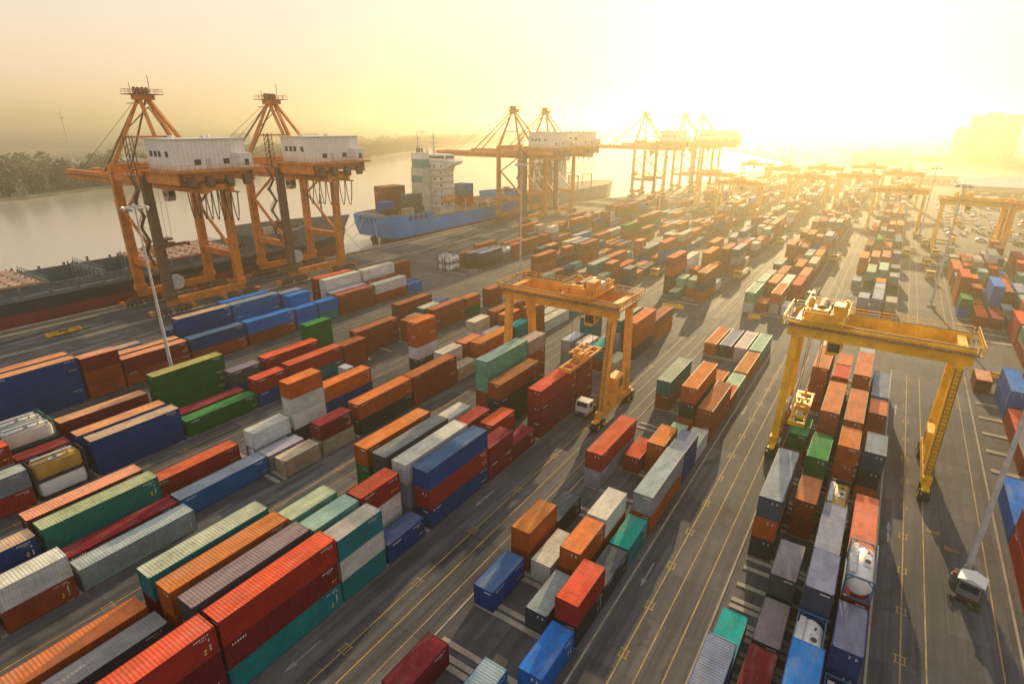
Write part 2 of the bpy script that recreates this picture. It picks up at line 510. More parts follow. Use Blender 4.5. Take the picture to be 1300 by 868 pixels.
ROWX = {'R': (-6.05, -2.9, 0.18, 3.22), 'M': (-28.3, -25.3, -22.3, -19.3), 'L1': (-52.0, -48.65, -45.35, -42.1),
        'L2': (-75.7, -72.5, -69.4, -66.3), 'L3': (-98.2, -95.0, -91.8, -88.6), 'L4': (-126.0, -122.9, -119.7, -116.6),
        'S': (19.6, 22.8, 26.0, 29.2, 32.4, 35.6)}
PLACE = {'R': 'under the yellow gantry', 'M': 'between the two gantries', 'L1': 'under the orange gantry',
         'L2': 'third block from quay', 'L3': 'second block from quay', 'L4': 'in the quayside block', 'S': 'on the bare sleepers'}
# stacks: block, row, near end, length in feet, colours from the ground up
ST = []
def S(block, text):
    for it in text.split(';'):
        it = it.split()
        if it:
            ST.append((block, int(it[0]), float(it[1]), int(it[2]), it[3]))
S('R', '0 28.9 20 nz; 0 35.0 20 nz; 0 41.2 20 t; 0 59.6 40 kos; 0 82.7 20 dg; 0 103.3 40 oop; 0 115.8 20 oow')
S('R', '1 32.2 20 d; 1 38.4 20 m; 1 45.0 20 v; 1 51.5 20 kv; 1 66.1 20 dp; 1 72.5 20 dgg; 1 79.0 20 dg; 1 86.2 40 dop; 1 102.0 20 oor; 1 108.4 20 oop')
S('R', '2 29.5 20 nnz; 2 35.8 20 nnb; 2 42.2 20 nT; 2 48.5 20 kns; 2 54.8 40 ks; 2 67.3 20 kG; 2 77.7 20 koo; 2 85.0 40 oop; 2 97.4 20 ks; 2 103.6 40 oop; 2 116.2 20 yyy')
S('R', '3 38.9 20 T; 3 45.5 20 nz; 3 52.2 20 mmT; 3 58.7 40 dp; 3 77.9 20 oks; 3 96.4 20 op; 3 102.8 40 BB; 3 115.4 20 s')
S('M', '0 22.9 20 m; 0 36.0 20 n; 0 43.0 20 do; 0 49.4 20 k; 0 61.3 40 yr; 0 89.0 40 du; 0 119.4 40 o')
S('M', '1 42.4 20 w; 1 67.8 20 r; 1 119.8 40 s')
S('M', '2 23.7 20 B; 2 36.5 20 s; 2 43.2 20 do; 2 49.7 20 dw; 2 68.7 20 do; 2 75.1 20 l; 2 83.0 40 oko; 2 100.2 20 o; 2 120.1 40 w')
S('M', '3 30.5 20 b; 3 37.0 20 kr; 3 43.2 20 k; 3 49.6 20 t; 3 56.2 40 oy; 3 68.8 20 nz; 3 75.3 20 w; 3 82.2 40 dd; 3 94.5 20 r; 3 100.7 20 l; 3 107.1 40 o; 3 120.3 40 l')
S('L1', '0 2.6 40 to; 0 15.5 40 tmu; 0 41.8 40 kgo; 0 57.4 20 dw; 0 68.0 40 ddll; 0 80.7 20 ddoc; 0 97.5 20 yy; 0 106.0 20 ttu')
S('L1', '1 2.8 40 vv; 1 15.6 40 ooo; 1 28.1 20 wyl; 1 41.7 40 kkv; 1 58.2 20 or; 1 66.8 40 kkd; 1 97.5 20 yw; 1 108.0 20 y')
S('L1', '2 15.8 40 nvv; 2 28.4 20 wul; 2 34.7 20 wwr; 2 41.9 40 yyw; 2 60.0 20 mr; 2 97.7 20 dt; 2 107.0 40 yyu')
S('L1', '3 3.7 40 mmr; 3 16.2 40 tmr; 3 28.6 20 twu; 3 35.1 20 n; 3 42.2 40 nrn; 3 54.6 20 mm; 3 60.8 20 m; 3 68.5 40 mmr; 3 80.9 20 mmm; 3 98.0 20 c; 3 107.2 40 koo; 3 119.7 40 od')
S('L2', '0 13.4 40 mq; 0 26.1 40 r; 0 52.5 40 no; 0 77.0 20 kwoo; 0 95.8 20 wc; 0 104 40 dd; 0 117 40 yo')
S('L2', '1 7.1 20 nN; 1 13.6 40 tU; 1 38.9 20 Tw; 1 45.7 20 kwwo; 1 97.3 20 w; 1 104 20 oo; 1 118 20 u')
S('L2', '2 1.0 40 d; 2 14.0 40 m; 2 26.4 40 B; 2 38.9 20 y; 2 77.4 20 ww; 2 84.3 20 op; 2 104 40 s; 2 117.0 40 w')
S('L2', '3 -5.4 40 dc; 3 7.6 20 dw; 3 14.2 40 y; 3 39.3 20 c; 3 45.8 20 cm; 3 53.1 40 ko; 3 65.6 40 dd; 3 78.1 20 c; 3 85.2 40 oo; 3 98.5 20 tt; 3 104.9 20 ddd; 3 111.5 40 w; 3 124.2 20 u')
S('L3', '0 10.9 20 nw; 0 17.3 20 mkK; 0 24.7 40 nq; 0 38.2 40 gge; 0 51.0 20 w; 0 68.7 20 ggg; 0 82.0 20 T; 0 95 40 dd; 0 108 20 n')
S('L3', '1 4.6 20 r; 1 10.9 20 md; 1 17.3 20 mkK; 1 49.5 20 nv; 1 56.4 40 mr; 1 96 20 u; 1 107.5 20 n')
S('L3', '2 4.9 20 dn; 2 11.2 20 myr; 2 17.6 20 mm; 2 24.5 40 nP; 2 37.4 40 m; 2 69.6 20 o; 2 76.0 40 dd; 2 97.0 20 du')
S('L3', '3 5.0 20 my; 3 11.4 20 ry; 3 17.8 20 JG; 3 24.8 40 nN; 3 37.6 40 g; 3 50.0 20 nr; 3 56.9 40 tr; 3 69.5 20 dd; 3 88.0 20 dd; 3 96.9 40 dd; 3 109.4 20 gd; 3 119.8 20 dd')
S('L4', '0 54.0 40 nn; 0 67.0 40 bbb; 0 93.4 40 mmr; 0 106.2 40 mm')
S('L4', '1 22.0 40 nn; 1 35.5 40 nN; 1 55.2 40 nnN; 1 67.6 40 bbB; 1 80.3 20 bbB; 1 93.6 40 www; 1 106.8 40 www; 1 119.6 20 ddd')
S('L4', '2 22.3 40 nnP; 2 41.3 40 dq; 2 79.9 20 bbb; 2 92.8 40 yy; 2 105.8 40 mm; 2 119.0 20 n')
S('L4', '3 9.4 40 nnn; 3 22.2 40 nnP; 3 34.9 20 ddq; 3 41.2 40 dq; 3 53.9 40 dn; 3 66.6 40 db; 3 79.4 20 bb; 3 85.9 20 tb; 3 92.4 40 dd; 3 105.0 40 rw; 3 117.7 20 b')
S('S', '0 66.2 40 rr; 0 79.0 40 b; 0 129.0 20 q; 1 98.2 20 rw; 1 104.8 40 r; 1 117.8 40 bb; 2 60 40 rb; 2 73 40 nn; 2 86 40 db; 2 99 20 do; 2 105.5 40 nn; 2 118.5 40 mb; 3 73 40 nd; 3 92 40 or; 3 105 40 nn; 3 118 40 bb')
# beyond the cross road
S('M', '0 155.8 40 wl; 0 169 40 dl; 0 182 20 dw; 0 195 40 du; 1 158.0 20 o; 1 170 40 dp; 1 183 40 dd; 2 158.4 40 co; 2 171 40 dw; 2 196 40 oo; 3 158 20 w; 3 171 40 or; 3 184 40 dp; 3 203 40 dc')
S('L1', '0 160.3 40 kkor; 0 174 40 www; 0 205 40 ooo; 1 154.5 20 u; 1 161 20 ol; 1 174 20 dr; 1 186 40 ooo; 2 161 20 ol; 2 168 20 w; 2 184 20 dd; 2 196.0 40 ddd; 3 158.6 40 oso; 3 172 20 w; 3 197 40 oys; 3 210 20 w')
S('R', '1 168.5 20 oy; 1 200.5 40 gl; 1 176 20 w; 2 168.0 40 yy; 2 205.6 40 gl; 2 182 20 oy; 2 189 20 do; 3 168 20 oc; 3 176 20 g; 3 199 20 gy; 3 212 20 os; 0 199 20 y; 0 222 40 oo; 1 226 40 op; 2 228 40 op; 3 238 20 oB; 0 239 20 o; 1 241 20 p; 2 246 20 s; 3 256 20 o')
S('S', '0 182.4 20 bg; 0 195.2 40 oor; 0 210 20 ds; 1 176.0 40 r; 1 190 20 d; 1 197 20 dd; 2 176 40 m; 2 188 40 bbb; 2 204 20 n; 3 163.8 40 rr; 3 188 20 y; 0 220 40 rr; 1 222 20 d; 2 222 20 ol; 2 229 20 g; 3 150 40 rl; 3 176.5 20 n; 3 196 40 rd; 3 209 20 dr; 3 222 20 n; 1 204 20 r; 1 210.5 20 do; 0 233 20 rd; 1 229 20 od; 3 229 20 rr')
S('L4', '0 144.6 20 TT; 1 144.6 20 TT; 1 152 20 dd; 2 152 40 ks; 2 165 20 dT; 0 165 40 dp; 3 154 40 ks; 3 167 20 sT; 3 174 20 dr; 2 174 40 dp; 3 181 40 dd')
rng = random.Random(11)
POOL = 'oooooddddddppprrrmmqqwwccyylluuBbsskgn'
def fill(block, y0, y1, dens, hmax, rows=None):
    y = y0
    while y < y1:
        lvl = rng.random()
        for r in (rows or range(len(ROWX[block][:4]))):
            if rng.random() > dens:
                continue
            n = 1 + int(min(hmax - 1, max(0, rng.gauss(lvl * hmax, 0.7))))
            if rng.random() < 0.55:
                ST.append((block, r, y, 40, ''.join(rng.choice(POOL) for _ in range(n))))
            else:
                for k in (0, 6.3):
                    if rng.random() < 0.85:
                        ST.append((block, r, y + k, 20, ''.join(rng.choice(POOL) for _ in range(max(1, n - rng.randint(0, 1))))))
        y += 12.9 + (6 if rng.random() < 0.12 else 0)
fill('M', 217, 330, 0.92, 3)
fill('L1', 222, 640, 0.92, 3)
fill('L2', 150, 640, 0.9, 3)
fill('L3', 150, 640, 0.9, 3)
fill('L4', 196, 340, 0.92, 3)
fill('R', 264, 420, 0.85, 2)
fill('M', 336, 640, 0.88, 3)
fill('R', 436, 640, 0.8, 3)
fill('S', 152, 262, 0.9, 3, (4, 5))
fill('S', 236, 262, 0.9, 3)
fill('S', 62, 128, 0.9, 3, (4, 5))

def paint_of(code):
    return PAINT[code][0]

boxes = []            # every container as a record
index = {}
for (blk, row, y0, ft, cols) in ST:
    L, H = SIZE[ft]
    z = 0.12
    if blk == 'L3' and cols == 'gge':
        H = 2.591
    for t, c in enumerate(cols):
        h = SIZE[20][1] if c in 'TGKJ' else H
        boxes.append(dict(blk=blk, row=row, y0=y0, y1=y0 + L, ft=ft, L=L, H=h, z=z, x=ROWX[blk][row], c=c, t=t, n=len(cols), cols=cols))
        z += h + 0.008
for b in boxes:
    index.setdefault((b['blk'], b['row']), []).append(b)
def neighbour(b, dr):
    """what stands at the same height in the next row"""
    best = None
    for o in index.get((b['blk'], b['row'] + dr), ()):
        ov = min(b['y1'], o['y1']) - max(b['y0'], o['y0'])
        if ov > 2.0 and abs(o['z'] - b['z']) < 1.2:
            best = o if best is None or ov > best[1] else best
            best = (o, ov) if not isinstance(best, tuple) else best
    return best[0] if best else None
def ahead(b, sgn):
    for o in index[(b['blk'], b['row'])]:
        gap = (o['y0'] - b['y1']) if sgn > 0 else (b['y0'] - o['y1'])
        if 0 <= gap < 2.5 and abs(o['z'] - b['z']) < 1.2:
            return o
    return None
side_seen = lambda b: neighbour(b, 1) is None if b['x'] < 5 else True
for b in boxes:
    top = b['t'] == b['n'] - 1
    b['seen'] = top or (b['x'] < 6 and neighbour(b, 1) is None) or (b['x'] > 3 and neighbour(b, -1) is None) or ahead(b, -1) is None
    b['dist'] = math.hypot(b['x'], 0.5 * (b['y0'] + b['y1']))
    b['out'] = False
    # rough screen test so that those outside the picture do not take a place
    p = Vector((b['x'] + 1.2, (b['y0'] + b['y1']) / 2, b['z'] + b['H'])) - Vector((0, 0, CAM_H))
    cx = sum(AX[i][0] * p[i] for i in range(3)); cy = sum(AX[i][1] * p[i] for i in range(3)); cz = sum(AX[i][2] * p[i] for i in range(3))
    u, v = 719.2 * cx / max(cz, .1), 719.2 * cy / max(cz, .1)
    b['out'] = cz < 1 or abs(u) > 720 or v > 520
    b['size'] = b['L'] / max(1, b['dist'])
cand = sorted([b for b in boxes if b['seen'] and not b['out']], key=lambda b: -b['size'] * (1.3 if b['ft'] == 20 else 1.0))
tanks = [b for b in boxes if b['c'] in 'TGKJ']
near = [b for b in cand if b['c'] not in 'TGKJ'][:300]
for b in near:
    b['own'] = True

# --- template meshes, origin at the middle of the base, doors at -y
def corr(n, length, pts, flip):
    """corrugated strip: list of (t, d) along a length"""
    p = length / n
    out = []
    for k in range(n):
        o = k * p
        out += [(o, 0), (o + .25 * p, 0), (o + .42 * p, 1), (o + .82 * p, 1)]
    out.append((length, 0))
    return out
TPL = {}
for ft, (L, H0) in SIZE.items():
    for H in {H0, 2.591}:
        w, l = W / 2, L / 2
        f = MB()
        for sx in (-1, 1):
            for sy in (-1, 1):
                x0, x1 = sorted((sx * (w - .004), sx * (w - .13)))
                ya, yb = sorted((sy * (l - .004), sy * (l - .15)))
                f.box(x0, ya, .118, x1, yb, H - .118)
                for z0 in (0, H - .118):
                    X0, X1 = sorted((sx * w, sx * (w - .162)))
                    Y0, Y1 = sorted((sy * l, sy * (l - .178)))
                    f.box(X0, Y0, z0, X1, Y1, z0 + .118)
            xa, xb = sorted((sx * (w - .008), sx * (w - .07)))
            f.box(xa, -l + .178, .02, xb, l - .178, .17)
            f.box(xa, -l + .178, H - .085, xb, l - .178, H - .012)
        for sy in (-1, 1):
            ya, yb = sorted((sy * (l - .008), sy * (l - .10)))
            f.box(-w + .162, ya, .02, w - .162, yb, .17)
            f.box(-w + .162, ya, H - .10, w - .162, yb, H - .012)
        f.box(-w + .072, -l + .18, .10, w - .072, l - .18, .14)
        sd = []
        for sx in (-1, 1):
            q = MB()
            cs = corr(int(L / .28), L - .32, None, False)
            vs = []
            for (t, d) in cs:
                x = sx * (w - .02 - .045 * d)
                vs += [(x, -l + .16 + t, .171), (x, -l + .16 + t, H - .086)]
            q.quadlist(vs, [(2 * i, 2 * i + 2, 2 * i + 3, 2 * i + 1) if sx > 0 else (2 * i, 2 * i + 1, 2 * i + 3, 2 * i + 2) for i in range(len(cs) - 1)])
            sd.append(q.mesh('side_panel'))
        q = MB()
        cs = corr(int(L / .30), L - .22, None, False)
        vs = []
        for (t, d) in cs:
            z = H - .018 - .013 * d
            vs += [(-w + .071, -l + .11 + t, z), (w - .071, -l + .11 + t, z)]
        q.quadlist(vs, [(2 * i, 2 * i + 1, 2 * i + 3, 2 * i + 2) for i in range(len(cs) - 1)])
        # rim of the roof: plain plates over the end rails
        q.box(-w + .163, -l + .009, H - .0115, w - .163, -l + .109, H - .004)
        q.box(-w + .163, l - .109, H - .0115, w - .163, l - .009, H - .004)
        roof = q.mesh('roof_panel')
        q = MB()
        cs = corr(8, W - .28, None, False)
        vs = []
        for (t, d) in cs:
            y = l - .02 - .05 * d
            vs += [(-w + .14 + t, y, .171), (-w + .14 + t, y, H - .101)]
        q.quadlist(vs, [(2 * i, 2 * i + 1, 2 * i + 3, 2 * i + 2) for i in range(len(cs) - 1)])
        endp = q.mesh('end_panel')
        doors = []
        for s in (-1, 1):
            q = MB()
            xa, xb = sorted((s * .008, s * (w - .135)))
            q.box(xa, -l + .05, .175, xb, -l + .085, H - .105)
            for k in range(4):
                zz = .30 + k * (H - .55) / 4
                q.box(xa + .06, -l + .032, zz, xb - .06, -l + .0505, zz + (H - .9) / 4)
            for px in (.30, .82):
                q.tube([(s * px, -l + .018, .18), (s * px, -l + .018, H - .11)], .02, 5)
                for zz in (.35, 1.05, 1.75, H - .3):
                    q.box(s * px - .05, -l + .006, zz, s * px + .05, -l + .05, zz + .06)
            q.box(s * .28, -l + .004, 1.0, s * .28 + .02, -l + .03, 1.04)
            q.box(min(s * .30, s * .62), -l - .0, 1.12, max(s * .30, s * .62), -l + .02, 1.16)
            doors.append(q.mesh('door'))
        for me, k in ((f.mesh('frame'), 'paint'), (roof, 'roof'), (endp, 'paint')):
            me.materials.append(M[k])
            TPL[(ft, H, me.name.split('.')[0])] = me
        for me in sd + doors:
            me.materials.append(M['paint'])
        TPL[(ft, H, 'side')] = sd
        TPL[(ft, H, 'doors')] = doors
        # lettering: three patterns of small code strips, standing just proud of the ribs
        lets = []
        for var in range(3):
            q = MB()
            lr = random.Random(var)
            for sx in (-1, 1):
                X = sx * (w - .012)
                def strip(y, z, n, cw, ch, vert=False, mi=0):
                    for i in range(n):
                        if lr.random() < .15: continue
                        a, bz = (y, z - i * ch * 1.45) if vert else (y + i * cw * 1.4, z)
                        wv = cw * lr.uniform(.5, 1)
                        x0, x1 = sorted((X, X - sx * .006))
                        q.box(x0, a, bz, x1, a + wv, bz + ch, mi)
                e = l - .45
                ys = -1 if sx > 0 else 1
                strip(e - 1.5 if sx > 0 else -e, H - .42, 9, .11, .13)
                strip(e - .9 if sx > 0 else -e, H - .66, 4, .11, .10)
                if var == 1:
                    strip(e - .25 if sx > 0 else -e + .2, H - .9, 8, .16, .11, True)
                    strip(e - .75 if sx > 0 else -e + .7, .9, 2, .26, .22, True, 1)
                if var == 2:
                    strip(-e + .3 if sx > 0 else e - 1.6, H - .5, 6, .17, .2)
                    strip(e - .5 if sx > 0 else -e, .7, 3, .28, .18, False, 1)
            for s in (.25, .75):
                for zz in (H - .45, H - .56, H - .68):
                    q.box(s - .1, -l - .001, zz, s - .1 + .22 * lr.uniform(.5, 1), -l + .03, zz + .045)
            q.box(-.9, l - .018, H - .45, -.1, l - .010, H - .33)
            me = q.mesh('marking')
            me.materials.append(M['mark']); me.materials.append(M['ymark'])
            lets.append(me)
        TPL[(ft, H, 'marks')] = lets

used_labels = {}
def label_for(b):
    length = 'short' if b['ft'] == 20 else 'long'
    col = paint_of(b['c'])
    kind = 'container' if b['c'] not in 'TGKJ' else 'container'
    if b['n'] == 1:
        tier = 'alone on the ground'
    elif b['t'] == b['n'] - 1:
        tier = 'top of ' + {2: 'two', 3: 'three', 4: 'four'}[b['n']]
    elif b['t'] == 0:
        tier = 'bottom of ' + {2: 'two', 3: 'three', 4: 'four'}[b['n']]
    else:
        tier = {1: 'second of ', 2: 'third of '}[b['t']] + {3: 'three', 4: 'four'}[b['n']]
    place = PLACE[b['blk']]
    if b['y0'] > 150:
        place = 'beyond the cross road'
    ex = []
    if b['t'] > 0:
        ex.append('on ' + paint_of(b['cols'][b['t'] - 1]).split()[0])
    if b['t'] < b['n'] - 1:
        ex.append('under ' + paint_of(b['cols'][b['t'] + 1]).split()[0])
    for d in (1, -1):
        o = neighbour(b, d)
        if o: ex.append('beside ' + paint_of(o['c']).split()[0])
    for d in (1, -1):
        o = ahead(b, d)
        if o: ex.append('end to end with ' + paint_of(o['c']).split()[0])
    base = length + ' ' + col + ' container ' + tier
    tries = [base + ', ' + place] + [base + ', ' + e + ', ' + place for e in ex]
    tries += [base + ', ' + ex[i] + ', ' + ex[j] + ', ' + place for i in range(len(ex)) for j in range(i + 1, len(ex))]
    tries = [t for t in tries if len(t.replace('-', ' ').split()) <= 16]
    b['tries'] = tries
    return tries
people = near + tanks
count = {}
for b in people:
    for t in label_for(b):
        count.setdefault(t, []).append(b)
for b in people:
    uniq = [t for t in b['tries'] if len(count[t]) == 1]
    b['label'] = uniq[0] if uniq else b['tries'][-1]

def make_container(b):
    H = b['H']; ft = b['ft']
    rr = random.Random(int(b['x'] * 977 + b['y0'] * 131 + b['t'] * 17))
    turn = rr.random() < 0.45
    dx, dy = rr.uniform(-.05, .05), rr.uniform(-.05, .05)
    o = empty('shipping_container', (b['x'] + W / 2 + dx, (b['y0'] + b['y1']) / 2 + dy, b['z']), math.pi if turn else 0.0)
    tag(o, b['label'], 'container', 'shipping containers stacked in the yard')
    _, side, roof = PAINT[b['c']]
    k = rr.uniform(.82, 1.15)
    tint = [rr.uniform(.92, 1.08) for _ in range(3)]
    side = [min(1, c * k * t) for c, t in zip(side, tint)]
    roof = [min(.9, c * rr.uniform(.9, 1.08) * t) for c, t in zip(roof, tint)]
    def part(me, name, col):
        p = bpy.data.objects.new(name, me)
        COL.objects.link(p); p.parent = o; p.color = (*col, 1)
        return p
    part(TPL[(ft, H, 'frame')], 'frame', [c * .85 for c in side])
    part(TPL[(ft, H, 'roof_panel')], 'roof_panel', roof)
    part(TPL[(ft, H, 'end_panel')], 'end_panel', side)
    for me in TPL[(ft, H, 'side')]:
        part(me, 'side_panel', side)
    for me in TPL[(ft, H, 'doors')]:
        part(me, 'door', [c * .95 for c in side])
    if rr.random() < .85:
        part(rr.choice(TPL[(ft, H, 'marks')]), 'marking', (1, 1, 1))['kind'] = 'stuff'
    return o
for b in near:
    make_container(b)

# --- tank containers
def tank_template(frame, tank, square=False):
    L, H = SIZE[20]
    w, l = W / 2, L / 2
    f = MB()
    for sx in (-1, 1):
        for sy in (-1, 1):
            f.beam((sx * (w - .08), sy * (l - .08), 0), (sx * (w - .08), sy * (l - .08), H), .15)
            f.beam((sx * (w - .08), sy * (l - .085), .75), (sx * .55, sy * (l - .085), .09), .09)
            f.beam((sx * (w - .08), sy * (l - .085), H - .75), (sx * .55, sy * (l - .085), H - .09), .09)
        f.beam((sx * (w - .08), -l + .16, .08), (sx * (w - .08), l - .16, .08), .14)
        f.beam((sx * (w - .08), -l + .16, H - .06), (sx * (w - .08), l - .16, H - .06), .09)
    for sy in (-1, 1):
        for z in (.08, H - .07):
            f.beam((-w + .16, sy * (l - .082), z), (w - .16, sy * (l - .082), z), .13)
    t = MB()
    prof = [(-l + .22, .0), (-l + .25, .55), (-l + .38, .92), (-l + .62, 1.10), (l - .62, 1.10), (l - .38, .92), (l - .25, .55), (l - .22, .0)]
    n = 20
    vs, fs = [], []
    for (y, r) in prof:
        for k in range(n):
            a = 2 * math.pi * k / n
            ca, sa = math.cos(a), math.sin(a)
            if square:
                e = .26
                ca, sa = math.copysign(abs(ca) ** e, ca), math.copysign(abs(sa) ** e, sa)
            vs.append((max(r, .01) * ca, y, H / 2 + max(r, .01) * sa))
    for i in range(len(prof) - 1):
        for k in range(n):
            fs.append((i * n + k, (i + 1) * n + k, (i + 1) * n + (k + 1) % n, i * n + (k + 1) % n))
    t.quadlist(vs, fs)
    wk = MB()
    wk.box(-.95, -l + .7, H - .07, -.45, l - .7, H - .03)
    for k in range(8):
        wk.box(-.98, -l + .8 + k * .6, H - .03, -.42, -l + .86 + k * .6, H - .015)
    wk.box(.1, -.75, H - .2, .75, .75, H - .1)
    mh = MB().cyl((.42, 0, H - .08), (0, 0, 1), .25, .12, 14)
    vl = MB().cyl((.42, 1.4, H - .1), (0, 0, 1), .1, .16, 10)
    pl = MB()
    for sx in (-1, 1):
        x0, x1 = sorted((sx * 1.101, sx * 1.108))
        pl.box(x0, -1.2, H / 2 - .1, x1, .2, H / 2 + .12)
        pl.box(x0, .5, H / 2 - .25, x1, .9, H / 2 + .15)
    return [(f.mesh('frame'), 'frame', frame, False), (t.mesh('tank'), 'tank', tank, True), (wk.mesh('walkway'), 'walkway', 'steel', False),
            (mh.mesh('hatch'), 'hatch', 'dark', False), (vl.mesh('valve'), 'valve', 'dark', False), (pl.mesh('marking'), 'marking', 'dark', False)][:None if not square else -1]
TT = {'T': tank_template('frame_blue', 'white'), 'G': tank_template('dark', 'tank_gold', True), 'J': tank_template('dark', 'white', True), 'K': tank_template('frame_green', 'offwhite', True)}
for b in tanks:
    o = empty('tank_container', (b['x'] + W / 2, (b['y0'] + b['y1']) / 2, b['z']))
    tag(o, b['label'], 'tank container', 'tank containers in the stacks')
    for (me, name, mat, sm) in TT[b['c']]:
        link(me, name, mat, o, smooth=sm)

# --- all the others, too many to single out: one joined mesh of ribbed boxes
def far_mesh(recs):
    V, F, C = [], [], []
    for b in recs:
        rr = random.Random(int(b['x'] * 977 + b['y0'] * 131 + b['t'] * 17))
        _, side, roof = PAINT[b['c']]
        k = rr.uniform(.8, 1.15)
        x0, x1, y0, y1, z0, z1 = b['x'], b['x'] + W, b['y0'], b['y1'], b['z'], b['z'] + b['H']
        def bx(a, bb, c, d, e, f, colt, colr):
            o = len(V)
            V.extend([(a, c, e), (bb, c, e), (bb, d, e), (a, d, e), (a, c, f), (bb, c, f), (bb, d, f), (a, d, f)])
            F.extend([(o, o + 3, o + 2, o + 1), (o + 4, o + 5, o + 6, o + 7), (o, o + 1, o + 5, o + 4), (o + 1, o + 2, o + 6, o + 5), (o + 2, o + 3, o + 7, o + 6), (o + 3, o, o + 4, o + 7)])
            C.extend([colt, colr, colt, colt, colt, colt])
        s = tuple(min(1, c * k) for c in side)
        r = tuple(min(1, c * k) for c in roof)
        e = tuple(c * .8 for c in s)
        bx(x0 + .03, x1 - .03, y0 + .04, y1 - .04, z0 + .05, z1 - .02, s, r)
        for xa in (x0, x1 - .13):
            for ya in (y0, y1 - .15):
                bx(xa, xa + .13, ya, ya + .15, z0, z1, e, r)
        for xa in (x0 + .008, x1 - .068):
            bx(xa, xa + .06, y0 + .151, y1 - .151, z0 + .02, z0 + .17, e, e)
            bx(xa, xa + .06, y0 + .151, y1 - .151, z1 - .09, z1 - .004, e, r)
        for k2 in range(4):
            xx = x0 + .45 + k2 * .5
            bx(xx, xx + .05, y0 + .01, y0 + .04, z0 + .2, z1 - .12, e, e)
    me = bpy.data.meshes.new('container_stacks')
    me.from_pydata(V, [], F)
    at = me.attributes.new('paint', 'FLOAT_COLOR', 'FACE')
    flat = []
    for c in C:
        flat += [c[0], c[1], c[2], 1.0]
    at.data.foreach_set('color', flat)
    me.update()
    return me
rest = [b for b in boxes if not b.get('own') and b['c'] not in 'TGKJ']
o = link(far_mesh(rest), 'container_stacks', 'far')
tag(o, 'mass of mixed coloured container stacks receding into the haze', 'containers', kind='stuff')

# --- concrete pads with sleepers under the stacks
for blk, rows in ROWX.items():
    xa, xb = rows[0] + .06, rows[-1 if blk == 'S' else 3] + W - .06
    for (ya, yb) in ((-12 if blk[0] == 'L' else 14, 132.5 if blk != 'S' else 136.5), (143 if blk == 'L4' else 152.5, 450 if blk != 'S' else 262)):
        pad = MB().box(xa - .9, ya, -.05, xb + .9, yb, .006).build('container_pad', 'ground')
        tag(pad, 'dark paved pad under a block of containers', kind='structure')
        if blk in 'RMS':
            for x in (xa - .9, xb + .9):
                MB().box(x - .11, ya, .006, x + .11, yb, .11 if blk != 'S' else .16).build('kerb', 'concrete', pad)
        ends = [] if blk == 'S' and ya < 100 else sorted({round(v, 1) for b in boxes if b['blk'] == blk and b['t'] == 0 and ya < b['y0'] < yb and b['y0'] < 215 for v in (b['y0'] + .25, b['y1'] - .25)})
        if ya < 100 and blk == 'S':
            y = 45.7
            while y < yb - 1:
                ends.append(y); y += 6.5
        ends.sort()
        last = -99
        me = None
        for y in ends:
            if y - last < .75:
                continue
            last = y
            if me is None:
                hw = .5 if blk == 'S' else .3
                me = MB().box(xa, -hw, .0, xb, hw, .115).mesh('sleeper')
            link(me, 'sleeper', 'concrete', pad, (0, y, 0))

